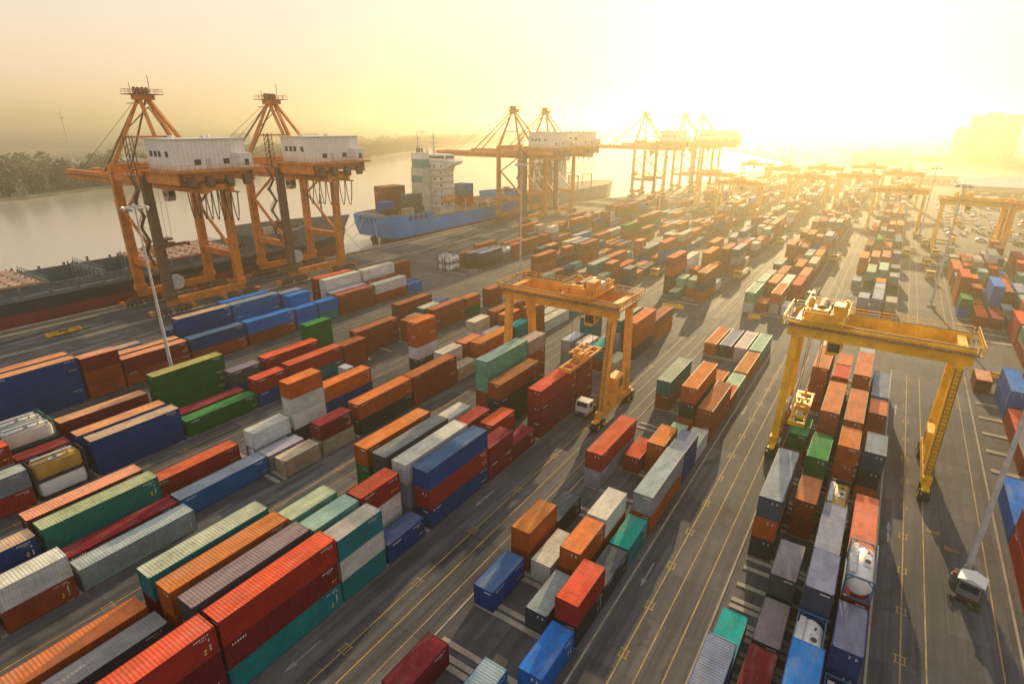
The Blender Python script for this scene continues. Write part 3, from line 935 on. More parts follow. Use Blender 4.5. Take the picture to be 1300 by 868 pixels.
# ------------------------------------------------------------------ ship-to-shore quay cranes
def sts_crane(loc, label):
    """x: 0 at the waterside rail, 15.5 at the landside rail; y along the quay; z up"""
    c = empty('quay_crane', loc)
    tag(c, label, 'crane', 'ship-to-shore cranes along the quay')
    P = lambda mb, n, m='orange', par=c, **k: mb.build(n, m, par, **k)
    G, HB = 15.5, 9.75
    for x in (0, G):
        sb = P(MB().box(x - .65, -HB - 1.0, 2.3, x + .65, HB + 1.0, 4.1), 'sill_beam')
        P(MB().rail((x + .6 * (1 if x else -1), -HB, 4.1), (x + .6 * (1 if x else -1), HB, 4.1), 1.05, 2.4), 'railing', 'orange', sb)
        for y in (-HB, HB):
            leg = MB().beam((x, y, 4.1), (x, y, 35.0), 1.5, 2.2, 1.35, 2.0)
            leg.box(x - 1.2, y - 1.3, 3.9, x + 1.2, y + 1.3, 5.4)
            for zz in (9, 15.5, 22, 28.5):
                leg.box(x - 1.0, y - 1.15, zz, x + 1.0, y + 1.15, zz + .12)
            P(leg, 'leg', 'crane_dark' if (x and y < 0) else 'orange')
            for dy in (-2.6, 2.6):
                bg_ = P(MB().prism([(y + dy - 2.2, .9), (y + dy + 2.2, .9), (y + dy + 2.2, 1.25), (y + dy + .5, 2.2), (y + dy - .5, 2.2), (y + dy - 2.2, 1.25)], 'x', x - .42, x + .42), 'bogie', 'crane_dark')
                for q in (-1.7, -.6, .6, 1.7):
                    P(MB().cyl((x, y + dy + q, .52), (1, 0, 0), .42, .5, 12), 'wheel', 'dark', bg_)
                P(MB().box(x - .8, y + dy + (2.2 if dy > 0 else -3.1), .75, x + .8, y + dy + (3.1 if dy > 0 else -2.2), 1.7), 'buffer', 'orange', bg_)
    for y in (-HB, HB):
        pb = P(MB().box(.66, y - .55, 11.3, G - .66, y + .55, 13.0), 'portal_beam')
        P(MB().rail((.8, y - .5, 13.0), (G - .8, y - .5, 13.0)), 'railing', 'orange', pb)
        P(MB().beam((.6, y, 25.5), (G - .5, y, 12.9), .62), 'brace')
        P(MB().beam((.6, y, 24.5), (G - .5, y, 34.0), .5), 'brace')
        P(MB().box(.6, y - .5, 33.2, G - .6, y + .5, 34.9), 'top_beam')
    for x in (0, G):
        cb = P(MB().box(x - .8, -HB - .9, 35.0, x + .8, HB + .9, 37.0), 'cross_beam')
        P(MB().rail((x - .75, -HB, 37.0), (x - .75, HB, 37.0), 1.1, 2.0), 'railing', 'orange', cb)
    # twin girders: boom over the water, bridge over the quay
    for y in (-3.4, 3.4):
        P(MB().box(-45.0, y - .6, 31.0, -1.6, y + .6, 33.6).beam((-45, y, 32.4), (-47.5, y, 32.4), .5), 'boom_girder')
        P(MB().box(-1.55, y - .6, 31.0, 30.0, y + .6, 33.4).box(-.4, y - .55, 33.4, .4, y + .55, 35.0).box(G - .4, y - .55, 33.4, G + .4, y + .55, 35.0), 'bridge_girder')
        s = 1 if y > 0 else -1
        wk = P(MB().box(-44.5, min(y + s * .6, y + s * 1.5), 32.2, 29.8, max(y + s * .6, y + s * 1.5), 32.3), 'walkway', 'crane_dark')
        P(MB().rail((-44.5, y + s * 1.45, 32.3), (29.8, y + s * 1.45, 32.3), 1.15, 1.8, .05), 'railing', 'orange', wk)
        br = MB()
        for k in range(18):
            br.box(-44 + k * 2.4, y - .62, 30.95, -43.6 + k * 2.4, y + .62, 31.3)
        P(br.box(-45, y - .2, 31.12, -1.6, y + .2, 31.3), 'trolley_rail', 'crane_dark')
    for x in (-44.4, -30, -16, 6, 22, 29.4):
        P(MB().box(x - .35, -2.84, 31.6, x + .35, 2.84, 33.0), 'tie_beam')
    # A-frame above the waterside legs
    AP = (2.6, 0, 53.0)
    for s in (-1, 1):
        P(MB().beam((0, s * (HB - .6), 37.0), (AP[0] - .5, s * 1.2, 52.4), 1.05, .95, .7, .7), 'mast_leg')
        P(MB().beam((AP[0] + .5, s * 1.1, 52.2), (17.5, s * 4.6, 35.4), .75, .75), 'back_stay')
        P(MB().beam((AP[0] - .8, s * 1.0, 52.6), (-21.0, s * 3.4, 33.6), .34, .42), 'fore_stay', 'crane_dark')
        P(MB().tube([(AP[0] - .9, s * .5, 53.4), (-38.0, s * 2.6, 33.4)], .07, 4), 'hoist_rope', 'dark')
        P(MB().box(-21.6, s * 3.4 - .3, 33.2, -20.4, s * 3.4 + .3, 34.4), 'stay_lug')
    P(MB().beam((.9, -5.6, 43.4), (.9, 5.6, 43.4), .45), 'mast_tie')
    P(MB().beam((1.2, -4.2, 45.8), (4.2, 0, 50.6), .25).beam((1.2, 4.2, 45.8), (4.2, 0, 50.6), .25), 'mast_brace', 'crane_dark')
    ap = P(MB().box(AP[0] - 1.5, -2.2, 52.3, AP[0] + 1.5, 2.2, 53.5), 'apex_head')
    P(MB().box(AP[0] - 3.4, -3.6, 53.5, AP[0] + 3.2, 3.6, 53.66).box(AP[0] - 3.0, -3.0, 51.4, AP[0] - 1.5, 3.0, 51.55), 'platform', 'crane_dark', ap)
    rl = MB()
    for a, b in (((-3.3, -3.5), (3.1, -3.5)), ((3.1, -3.5), (3.1, 3.5)), ((3.1, 3.5), (-3.3, 3.5)), ((-3.3, 3.5), (-3.3, -3.5))):
        rl.rail((AP[0] + a[0], a[1], 53.66), (AP[0] + b[0], b[1], 53.66), 1.1, 1.6, .05)
    P(rl, 'railing', 'orange', ap)
    for y in (-1.5, -.5, .5, 1.5):
        P(MB().cyl((AP[0] - .6, y, 54.5), (0, 1, 0), .85, .35, 14), 'sheave', 'crane_dark', ap)
    P(MB().beam((AP[0] + 1.2, 1.4, 53.6), (AP[0] + 1.2, 1.4, 58.0), .12).beam((AP[0] - 1.6, -2, 53.6), (AP[0] - 1.6, -2, 56.2), .1), 'antenna', 'crane_dark', ap)
    # machinery house on the landside
    h = P(MB().box(16.6, -8.6, 36.6, 28.6, 9.4, 43.2), 'machinery_house', 'white')
    P(MB().box(16.3, -8.9, 43.2, 28.9, 9.7, 43.45), 'roof', 'offwhite', h)
    cl = MB()
    for k in range(17):
        cl.box(28.6, -8.4 + k * 1.06, 36.62, 28.63, -8.33 + k * 1.06, 43.18)
    for k in range(11):
        cl.box(16.9 + k * 1.06, -8.63, 36.62, 16.97 + k * 1.06, -8.6, 43.18)
    tag(P(cl, 'cladding_rib', 'offwhite', h), kind='stuff')
    for (x, y) in ((20, -4), (20, 5), (25, 1)):
        P(MB().cyl((x, y, 43.75), (0, 0, 1), .6, .6, 12), 'roof_vent', 'white', h)
    for x in (18.2, 20.2, 22.0, 25.2):
        P(MB().box(x, -8.66, 39.4, x + 1.2, -8.603, 40.7), 'window', 'glass', h)
    for y in (-4.0, 3.2):
        P(MB().box(28.603, y, 37.6, 28.66, y + 1.6, 38.8), 'window', 'glass', h)
    P(MB().box(28.603, -1.2, 36.7, 28.66, 0, 38.9), 'door', 'steel', h)
    P(MB().box(28.603, 9.4 - 3.4, 36.6, 31.2, 9.4, 40.0), 'annex', 'white', h)
    P(MB().box(31.203, 7.2, 37.2, 31.26, 8.3, 38.6), 'window', 'glass', h)
    pf = P(MB().box(14.6, -10.6, 36.0, 32.0, 11.0, 36.55).box(15.6, -8.0, 34.2, 30.0, 8.6, 36.0).box(15.0, -9.8, 33.4, 30.5, -9.2, 36.0).box(15.0, 9.2, 33.4, 30.5, 9.8, 36.0), 'house_platform', 'orange')
    rl = MB()
    for a, b in (((14.7, -10.5), (31.9, -10.5)), ((31.9, -10.5), (31.9, 10.9)), ((31.9, 10.9), (14.7, 10.9))):
        rl.rail((a[0], a[1], 36.55), (b[0], b[1], 36.55), 1.15, 1.5, .05)
    P(rl, 'railing', 'orange', pf)
    for y in (-7.5, -3, 2, 6.5):
        P(MB().box(29.6, y, 33.6, 31.2, y + 1.8, 35.0).cyl((30.6, y + .9, 33.2), (0, 1, 0), .7, 1.6, 12), 'cable_drum', 'crane_dark', pf)
    # ladder mast beside the dark leg
    lm = MB()
    for dx in (-.8, .8):
        for dy in (-.7, .7):
            lm.beam((G - 1.2 + dx, -HB - 1.3 + dy, 34.6), (G - 1.2 + dx, -HB - 1.3 + dy, 44.2), .16)
    for k in range(6):
        z = 35 + k * 1.5
        lm.beam((G - 2.0, -HB - 2.0, z), (G - .4, -HB - 2.0, z + 1.5), .1).beam((G - .4, -HB - .6, z), (G - 2.0, -HB - .6, z + 1.5), .1)
        lm.beam((G - 2.0, -HB - 2.0, z), (G - .4, -HB - 2.0, z), .12).beam((G - 2.0, -HB - .6, z), (G - .4, -HB - .6, z), .12)
        lm.beam((G - 2.0, -HB - 2.0, z), (G - 2.0, -HB - .6, z + 1.5), .1)
    P(lm, 'ladder_tower', 'crane_dark')
    st = MB()
    for k in range(7):
        z = 13.0 + k * 3.1
        a, b = (-1.0, -3.8) if k % 2 == 0 else (-3.8, -1.0)
        st.beam((G + a, -HB - 1.5, z), (G + b, -HB - 1.5, z + 3.0), .75, .14)
        st.rail((G + a, -HB - 1.9, z), (G + b, -HB - 1.9, z + 3.0), 1.0, 1.5, .05)
        st.box(G + b - .6, -HB - 2.0, z + 2.9, G + b + .6, -HB - .9, z + 3.02)
    P(st, 'stairway', 'crane_dark')
    # trolley, cab and spreader
    TX = -2.0
    tr = P(MB().box(TX - 3, -4.2, 33.25, TX + 3, 4.2, 33.9).box(TX - 2.4, -2.4, 33.9, TX + 2.2, 2.4, 34.6), 'trolley', 'crane_dark')
    cabx = 9.0
    cb = P(MB().prism([(-1.2, 30.7), (1.3, 30.7), (1.3, 28.6), (.7, 27.7), (-1.2, 27.7)], 'y', -2.6, -.6).box(-.3, -2, 30.7, .3, -1.2, 31.6), 'operator_cab', 'offwhite')
    cb.location = (cabx, 0, 0)
    P(MB().box(1.303, -2.4, 28.8, 1.33, -.8, 30.3).box(-.8, -2.66, 28.9, .9, -2.603, 30.1), 'cab_window', 'glass', cb)
    sp = P(MB().box(TX - 1.2, -6.0, 14.0, TX - .8, 6.0, 14.5).box(TX + .8, -6.0, 14.0, TX + 1.2, 6.0, 14.5).box(TX - 1.22, -6.2, 13.7, TX + 1.22, -5.6, 14.6)
           .box(TX - 1.22, 5.6, 13.7, TX + 1.22, 6.2, 14.6).box(TX - 1.0, -2.2, 14.5, TX + 1.0, 2.2, 15.2).box(TX - 1.5, -1.6, 15.9, TX + 1.5, 1.6, 16.5)
           .beam((TX - .8, 0, 15.2), (TX - .8, 0, 15.9), .5).beam((TX + .8, 0, 15.2), (TX + .8, 0, 15.9), .5), 'spreader', 'crane_dark')
    for dx in (-1.3, 1.3):
        for dy in (-1.4, 1.4):
            P(MB().tube([(TX + dx, dy, 16.5), (TX + dx * 1.4, dy * 1.3, 33.3)], .04, 4), 'hoist_rope', 'dark', sp)
    # festoon cable loops under the bridge
    for k in range(8):
        x0 = 6.0 + k * 3.0
        pts = []
        for i in range(13):
            t = i / 12
            pts.append((x0 + 2.7 * t + .1 * math.sin(t * 6.28), 4.75, 30.6 - (8.4 - .2 * k) * math.sin(math.pi * t) ** .55))
        P(MB().tube(pts, .15, 5), 'festoon_cable', 'dark')
    P(MB().box(6.5, 4.6, 30.6, 30.5, 4.9, 30.95).box(10, 4.02, 30.9, 10.4, 4.9, 31.1).box(26, 4.02, 30.9, 26.4, 4.9, 31.1), 'festoon_rail', 'crane_dark')
    # lower gantry: electrical house and walkway
    P(MB().box(-1.9, -6.4, 13.0, -.7, -3.4, 15.2), 'electrical_box', 'steel')
    P(MB().cyl((G - .2, -HB + 2.4, 8.0), (1, 0, 0), 2.0, .5, 20), 'cable_reel', 'steel')
    return c
STS = sts_crane((-168.0, 79.3, 0), 'orange quay crane with white house beside the open black-hulled ship')
for y, lab in ((116.5, 'orange quay crane over the bow of the black-hulled ship'),
               (252.0, 'orange quay crane over the foredeck of the blue ship'),
               (283.0, 'orange quay crane close behind the one over the blue ship'),
               (392.0, 'hazy orange quay crane beyond the blue ship and its cranes'),
               (448.0, 'faint orange quay crane second from the river bend'),
               (478.0, 'faint farthest orange quay crane at the river bend')):
    k = copy_tree(STS)
    k.location.y = y
    k['label'] = lab
    if y > 300:
        k.location.x = -168.0 + (y - 300) * .16

# ------------------------------------------------------------------ rubber-tyred yard gantries
def rtg(loc, mat, label, trolley_x=11.0, drop=9.0, span=19.3, detail=True):
    """x: 0 at the left wheels, span at the right wheels; y along the lane"""
    c = empty('yard_gantry', loc)
    tag(c, label, 'gantry crane', 'rubber-tyred gantry cranes over the yard blocks')
    P = lambda mb, n, m=mat, par=c, **k: mb.build(n, m, par, **k)
    GY, ZB, ZT = 3.6, 18.6, 20.8
    for x in (0, span):
        sb = P(MB().box(x - .55, -6.4, 1.75, x + .55, 6.4, 2.9), 'sill_beam')
        for s in (-1, 1):
            P(MB().beam((x, s * 4.7, 2.9), (x, s * GY, ZB), 1.0, 1.35, 1.0, 1.15, up=(0, 1, 0)), 'leg')
            P(MB().beam((x, s * 2.2, 2.9), (x, s * 3.9, 7.4), .6, .8, up=(0, 1, 0)), 'leg_strut')
            bg_ = P(MB().box(x - .45, s * 6.3 - 1.6, 1.56, x + .45, s * 6.3 + 1.6, 1.75).box(x - .3, s * 6.3 - .35, .7, x + .3, s * 6.3 + .35, 1.56), 'bogie')
            for dy in (-.95, .95):
                for dx in (-.42, .42):
                    wh = P(MB().cyl((x + dx, s * 6.3 + dy, .76), (1, 0, 0), .76, .5, 18), 'tyre', 'rubber', bg_)
                    P(MB().cyl((x + dx + (.26 if dx > 0 else -.26), s * 6.3 + dy, .76), (1, 0, 0), .38, .04, 12), 'hub', mat, bg_)
            P(MB().box(x - .55, s * 8.2 - .12, .75, x + .55, s * 8.2 + .12, 1.35).box(x - .2, min(s * 7.85, s * 8.1), .9, x + .2, max(s * 7.85, s * 8.1), 1.3), 'bumper', 'dark', bg_)
        P(MB().prism([(-2.0, 2.905), (2.0, 2.905), (1.4, 5.2), (-1.4, 5.2)], 'x', x - .5, x + .5), 'gusset')
        P(MB().box(x - .5, -GY + .48, ZB + .3, x + .5, GY - .48, ZT - .2), 'end_tie')
    # ladder and machinery on one side
    P(MB().box(span - .9, -1.6, 5.2, span + .9, 1.8, 7.4), 'engine_house', mat)
    P(MB().box(span + .905, -.6, 5.5, span + .94, 1.0, 6.9).box(span - .94, -.6, 5.5, span - .905, 1.0, 6.9), 'louvre', 'crane_dark')
    P(MB().box(-.75, -1.2, 5.2, .75, 1.2, 6.8), 'electrical_box', 'offwhite')
    ld = MB()
    for dx in (-.35, .35):
        ld.beam((span + dx, -6.0, 3.0), (span + dx, -4.35, ZB - .5), .09)
    for k in range(26):
        z = 3.4 + k * .57
        t = (z - 3.0) / (ZB - 3.5)
        ld.beam((span - .35, -6.0 + 1.65 * t, z), (span + .35, -6.0 + 1.65 * t, z), .06)
    P(ld, 'ladder', 'crane_dark')
    for s in (-1, 1):
        x = 0.75 if s < 0 else span - .75
        P(MB().beam((0 if s < 0 else span, s * 4.0 * (-1), 9.0), (0 if s < 0 else span, s * 1.2 * (-1), ZB + .3), .3), 'brace')
    for s in (-1, 1):
        g = MB().box(-1.2, s * GY - .45, ZB, span + 1.2, s * GY + .45, ZT)
        for k in range(9):
            g.box(-1.0 + k * (span + 1.6) / 8, s * GY - .48, ZB + .05, -.85 + k * (span + 1.6) / 8, s * GY + .48, ZT - .05)
        g = P(g, 'girder')
        P(MB().box(-1.2, s * GY - .08, ZT, span + 1.2, s * GY + .08, ZT + .12), 'trolley_rail', 'crane_dark', g)
        y0, y1 = sorted((s * (GY + .5), s * (GY + 1.35)))
        P(MB().box(-1.4, y0, ZT - .55, span + 1.4, y1, ZT - .45), 'walkway', 'crane_dark', g)
        r = MB().rail((-1.4, s * (GY + 1.3), ZT - .45), (span + 1.4, s * (GY + 1.3), ZT - .45), 1.1, 1.5, .045)
        for e in (-1.4, span + 1.4):
            r.rail((e, s * (GY + .5), ZT - .45), (e, s * (GY + 1.3), ZT - .45), 1.1, .8, .045)
        P(r, 'railing', mat, g)
    for x in (-1.9, span + 1.3):
        pf = P(MB().box(x, -4.8, ZT - .62, x + .6, 4.8, ZT - .52), 'end_platform', 'crane_dark')
        e = x if x < 0 else x + .6
        P(MB().rail((e, -4.8, ZT - .52), (e, 4.8, ZT - .52), 1.3, 1.2, .06), 'railing', mat, pf)
    # trolley with hoist machinery
    t = trolley_x
    tr = P(MB().box(t - 2.6, -4.3, ZT + .12, t + 2.6, 4.3, ZT + .5).box(t - 2.9, -4.4, ZT + .5, t + 2.9, 4.4, ZT + .58), 'trolley')
    P(MB().cyl((t - .6, 0, ZT + 1.5), (0, 1, 0), .75, 4.2, 18), 'hoist_drum', 'crane_dark', tr)
    P(MB().box(t - 1.6, -3.4, ZT + .6, t + .4, -2.2, ZT + 1.9), 'gearbox', mat, tr)
    P(MB().cyl((t - .6, 3.0, ZT + 1.4), (0, 1, 0), .55, 1.2, 14), 'motor', mat, tr)
    P(MB().box(t + .9, -2.6, ZT + .6, t + 2.3, 0, ZT + 2.6), 'machinery_cabinet', mat, tr)
    P(MB().box(t + .9, .6, ZT + .6, t + 2.2, 2.6, ZT + 1.8), 'machinery_cabinet', 'offwhite', tr)
    for (dx, y, hh) in ((-2.2, -3.2, 1.2), (-2.2, 1.2, 1.7), (-2.3, 2.8, .9), (2.2, 3.2, 1.4), (1.0, -3.6, 1.0)):
        P(MB().box(t + dx - .35, y - .45, ZT + .585, t + dx + .35, y + .45, ZT + .585 + hh).cyl((t + dx, y, ZT + .6 + hh), (0, 0, 1), .22, .3, 10), 'drive_unit', mat, tr)
    P(MB().tube([(t - 2.6, -4.2, ZT + .6), (t - 2.6, -4.2, ZT + 2.6), (t - 2.6, 4.2, ZT + 2.6), (t - 2.6, 4.2, ZT + .6)], .07, 5), 'hoop', mat, tr)
    for k in range(6):
        x0 = min(max(t + 3 + k * 1.9, 3), span - 1)
        if t < 10 and x0 < span - 1.5:
            P(MB().tube([(x0, GY + 1.5, ZT - .6), (x0 + .5, GY + 1.5, ZT - 1.9), (x0 + 1.0, GY + 1.5, ZT - 2.1), (x0 + 1.5, GY + 1.5, ZT - 1.7), (x0 + 1.9, GY + 1.5, ZT - .6)], .06, 5), 'festoon_cable', 'dark')
    for y in (-1.6, 1.6):
        P(MB().cyl((t + .5, y, ZT + 1.2), (1, 0, 0), .5, .25, 14), 'sheave', 'crane_dark', tr)
    r = MB()
    for a, b in (((-2.8, -4.3), (2.8, -4.3)), ((2.8, -4.3), (2.8, 4.3)), ((2.8, 4.3), (-2.8, 4.3)), ((-2.8, 4.3), (-2.8, -4.3))):
        r.rail((t + a[0], a[1], ZT + .58), (t + b[0], b[1], ZT + .58), 1.1, 1.1, .05)
    P(r, 'railing', mat, tr)
    cab = P(MB().prism([(-1.0, ZB - .2), (1.0, ZB - .2), (1.0, ZB - 1.4), (.4, ZB - 2.4), (-1.0, ZB - 2.4)], 'y', -2.9, -1.1).box(-.15, -2.2, ZB - .2, .15, -1.9, ZT + .12), 'operator_cab', mat)
    cab.location = (t + 2.0, 0, 0)
    P(MB().box(-.8, -2.93, ZB - 1.9, .7, -2.905, ZB - .6).box(1.003, -2.7, ZB - 1.3, 1.03, -1.3, ZB - .5), 'cab_window', 'glass', cab)
    # spreader hanging on its ropes
    z = drop
    s = MB()
    for dx in (-.95, .95):
        s.box(t - .6 + dx - .15, -5.7, z, t - .6 + dx + .15, 5.7, z + .4)
    s.box(t - 1.75, -6.05, z - .15, t + .55, -5.7, z + .5).box(t - 1.75, 5.7, z - .15, t + .55, 6.05, z + .5)
    s.box(t - 1.5, -1.6, z + .4, t + .3, 1.6, z + 1.1)
    for y in (-3.6, 3.6):
        s.box(t - 1.4, y - .2, z + .05, t + .2, y + .2, z + .45)
    sp = P(s, 'spreader', mat)
    P(MB().box(t - 1.8, -2.6, z + 1.7, t - 1.5, 2.6, z + 2.0).box(t + .3, -2.6, z + 1.7, t + .6, 2.6, z + 2.0).box(t - 1.5, -2.2, z + 1.72, t + .3, -1.8, z + 1.98).box(t - 1.5, 1.8, z + 1.72, t + .3, 2.2, z + 1.98).box(t - 1.5, -.3, z + 1.72, t + .3, .3, z + 1.98).beam((t - 1.2, 0, z + 1.1), (t - 1.2, 0, z + 1.7), .3).beam((t, 0, z + 1.1), (t, 0, z + 1.7), .3)
      .cyl((t - .6, -2, z + 2.2), (1, 0, 0), .4, .3, 12).cyl((t - .6, 2, z + 2.2), (1, 0, 0), .4, .3, 12), 'headblock', mat, sp)
    for dx in (-1.0, 1.0):
        for y in (-2.3, 2.3):
            P(MB().tube([(t - .6 + dx, y, z + 2.0), (t - .6 + dx * .8, y * .7, ZT + .3)], .035, 4), 'hoist_rope', 'dark', sp)
    return c
rtg((-52.8, 83.0, 0), 'rtg_orange', 'orange rubber-tyred yard gantry over the stacks beside a white-cab truck', 13.2, 8.6)
rtg((-8.1, 91.0, 0), 'yellow', 'bright yellow rubber-tyred yard gantry straddling four container rows', 3.1, 5.6)
for x, y, mt, tx, lab in ((16.2, 285, 'yellow', 6, 'orange-yellow yard gantry beside the lorry park and tall lamp mast'),
                          (37.5, 282, 'rtg_orange', 10, 'salmon-orange yard gantry standing at the lorry park'),
                          (-8.5, 318, 'yellow', 12, 'hazy yellow yard gantry behind the light green containers'),
                          (-29.5, 392, 'yellow', 8, 'hazy yellow yard gantry on the block left of the green containers'),
                          (-8.5, 430, 'yellow', 6, 'faint yellow yard gantry farthest down the lamp mast lane'),
                          (-52.8, 372, 'yellow', 10, 'hazy yellow yard gantry far down the orange gantry block'),
                          (-76.5, 312, 'yellow', 9, 'hazy yellow yard gantry over the third block from the quay'),
                          (-100.5, 356, 'yellow', 9, 'hazy yellow yard gantry over the second block from the quay'),
                          (-52.8, 452, 'yellow', 7, 'faint yellow yard gantry behind another in the golden haze'),
                          (-29.5, 486, 'yellow', 11, 'faint yellow yard gantry at the far end of the middle block'),
                          (-76.5, 430, 'yellow', 12, 'faint yellow yard gantry far along the third block from quay'),
                          (-100.5, 470, 'yellow', 6, 'faint yellow yard gantry nearest the far quay cranes')):
    rtg((x, y, 0), mt, lab, tx, 11.0)

# ------------------------------------------------------------------ ships
def hull_mesh(prof, levels, stern_round=0.0):
    """prof: list of (y, half beam); levels: list of (z, beam factor, bow shift) from keel to rail"""
    n = len(prof)
    mb = MB()
    rings = []
    y1 = prof[-1][0]
    y0 = prof[0][0]
    for (z, k, bow, stern) in levels:
        ring = []
        for (y, b) in prof:
            t = (y - y0) / (y1 - y0)
            yy = y + bow * max(0, (t - .8) / .2) - stern * max(0, (.12 - t) / .12)
            kk = k if t > .12 else k
            ring.append((b * kk, yy, z))
        rings.append(ring)
    for a, b in zip(rings[:-1], rings[1:]):
        o = len(mb.v)
        for s in (1, -1):
            o = len(mb.v)
            mb.v += [(s * p[0], p[1], p[2]) for p in a] + [(s * p[0], p[1], p[2]) for p in b]
            for i in range(n - 1):
                q = (o + i, o + i + 1, o + n + i + 1, o + n + i)
                mb.f.append(q if s > 0 else q[::-1]); mb.mi.append(0)
        o = len(mb.v)                         # stern plate
        mb.v += [a[0], (-a[0][0], a[0][1], a[0][2]), (-b[0][0], b[0][1], b[0][2]), b[0]]
        mb.f.append((o, o + 3, o + 2, o + 1)); mb.mi.append(0)
    return mb

def deck_plate(prof, z, k=1.0, bow=0.0, inset=0.0):
    y0, y1 = prof[0][0], prof[-1][0]
    pts = [(max(0.05, b * k - inset), y + bow * max(0, ((y - y0) / (y1 - y0) - .8) / .2)) for y, b in prof]
    n = len(pts)
    mb = MB()
    mb.quadlist([(x, y, z) for x, y in pts] + [(-x, y, z) for x, y in pts], [(i, i + 1, n + i + 1, n + i) for i in range(n - 1)])
    return mb

def ship(loc, label):
    o = empty('container_ship', loc)
    tag(o, label, 'ship')
    return o

# the open black-hulled ship alongside the two near cranes (local x: starboard + towards the quay)
s1 = ship((-187.6, 0, WATER_Z), 'black-hulled container ship with open grey holds moored under near cranes')
prof1 = [(-42, 12.9), (-20, 13), (60, 13), (112, 13), (126, 12.2), (138, 9.6), (147, 6.0), (153, 2.6), (156, .15)]
hl = hull_mesh(prof1, [(5.5, 1, 1.5, 0), (8.6, 1, 2.6, 0)]).build('hull', 'black_hull', s1)
hull_mesh(prof1, [(-3, .96, -3, 0), (5.5, 1, 1.5, 0)]).build('antifouling', 'red_hull', hl)
hull_mesh([(y, b * .999) for y, b in prof1], [(8.6, 1, 2.6, 0), (9.5, 1.0, 2.9, 0)]).build('bulwark', 'ship_grey', hl)
bow = [(118, 12.7), (126, 12.2), (138, 9.9), (147, 6.6), (153, 3.2), (158.2, .15)]
mbb = hull_mesh(bow, [(9.4, 1, 0, 0), (14.6, 1.10, 3.6, 0)])
mbb.f = [f for f in mbb.f]
mbb.build('forecastle_bulwark', 'ship_grey', s1)
deck_plate(bow, 11.2, 1.03, 1.0, .2).build('forecastle_deck', 'ship_grey', s1)
for k in range(13):
    t = k / 12
    y = 119 + 36 * t
    b = next(b0 + (b1 - b0) * (y - y0) / (y1 - y0) for (y0, b0), (y1, b1) in zip(bow[:-1], bow[1:]) if y0 <= y <= y1)
    for s in (-1, 1):
        MB().beam((s * (b * 1.01 - .5), y, 12.2), (s * (b * 1.06 - .25), y + .4, 14.4), .25, .5).build('bulwark_rib', 'ship_grey', s1)
MB().cyl((3, 136, 13.0), (1, 0, 0), .8, 2.4, 14).cyl((-3, 136, 13.0), (1, 0, 0), .8, 2.4, 14).box(-5, 135, 12.21, 5, 137, 12.5).build('windlass', 'ship_grey', s1)
MB().beam((0, 148, 12.2), (0, 148, 24), .5).beam((-1.6, 148, 21), (1.6, 148, 21), .3).build('foremast', 'ship_grey', s1)
for s in (-1, 1):
    x0, x1 = sorted((s * 12.85, s * 10.2))
    MB().box(x0, -41, 9.3, x1, 117, 9.45).build('side_deck', 'ship_grey', s1)
    x0, x1 = sorted((s * 10.2, s * 9.95))
    co = MB().box(x0, -41, 0, x1, 117, 11.2)
    for k in range(62):
        y = -40 + k * 2.55
        co.box(min(s * 10.2, s * 10.75), y, 9.45, max(s * 10.2, s * 10.75), y + .22, 11.0)
    co.build('hatch_coaming', 'ship_grey', s1)
    for k in range(26):
        y = -40 + k * 6.1
        MB().box(s * 12.3 - .35, y, 9.45, s * 12.3 + .35, y + .5, 11.6 + (.5 if k % 3 == 0 else 0)).build('lashing_post', 'ship_grey', s1)
    MB().rail((s * 12.75, -41, 9.5), (s * 12.75, 116, 9.5), 1.1, 3.0, .05).build('railing', 'ship_grey', s1)
MB().box(-9.95, -41, .4, 9.95, 117, .6).build('hold_floor', 'ship_grey', s1)
mb = MB()
mb.box(-12.8, 117, 8.5, 12.8, 118.2, 12.3)
mb.build('fore_bulkhead', 'ship_grey', s1)
COVER = {0, 1, 2, 3, 4, 5, 6, 9, 10}           # bays with their hatch covers on
for k in range(12):
    ya = -41 + k * 13.15
    bh = MB().box(-9.94, ya, .6, 9.94, ya + 1.0, 11.4)
    bh.build('bulkhead', 'ship_grey', s1)
    if k in COVER:
        for j in range(3):
            xa = -10.6 + j * 7.1
            hc = MB().box(xa, ya + .15, 11.45, xa + 6.95, ya + 12.95, 12.1)
            for i in range(4):
                hc.box(xa + .1, ya + .7 + i * 3.2, 12.1, xa + 6.8, ya + .95 + i * 3.2, 12.2)
            hc = hc.build('hatch_cover', 'hatch', s1)
            ws = MB()
            for i in range(5):
                for q in range(3):
                    ws.box(xa + .4 + q * 2.9, ya + .9 + i * 2.75, 12.21, xa + .8 + q * 2.9, ya + 1.2 + i * 2.75, 12.5)
            tag(ws.build('twistlock', 'crane_dark', hc), kind='stuff')
    else:
        for j in range(8):
            for e in (1.02, 12.8):
                x = -9.4 + j * 2.69
                MB().box(x - .16, ya + e, .6, x + .16, ya + e + .3, 12.2).build('cell_guide', 'ship_grey', s1)
        MB().box(-9.9, ya + 1.0, 11.4, 9.9, ya + 1.6, 11.9).rail((-9.8, ya + 1.3, 11.9), (9.8, ya + 1.3, 11.9), 1.1, 1.6, .06).build('cross_walkway', 'ship_grey', s1)
MB().tube([(12.4, 126, 13.6), (14.2, 129, 8.0), (16.6, 132, 3.3)], .09, 5).build('mooring_line', 'offwhite', s1)
MB().tube([(6.5, 147, 13.6), (12, 150, 9), (16.6, 152, 3.3)], .09, 5).build('mooring_line', 'offwhite', s1)

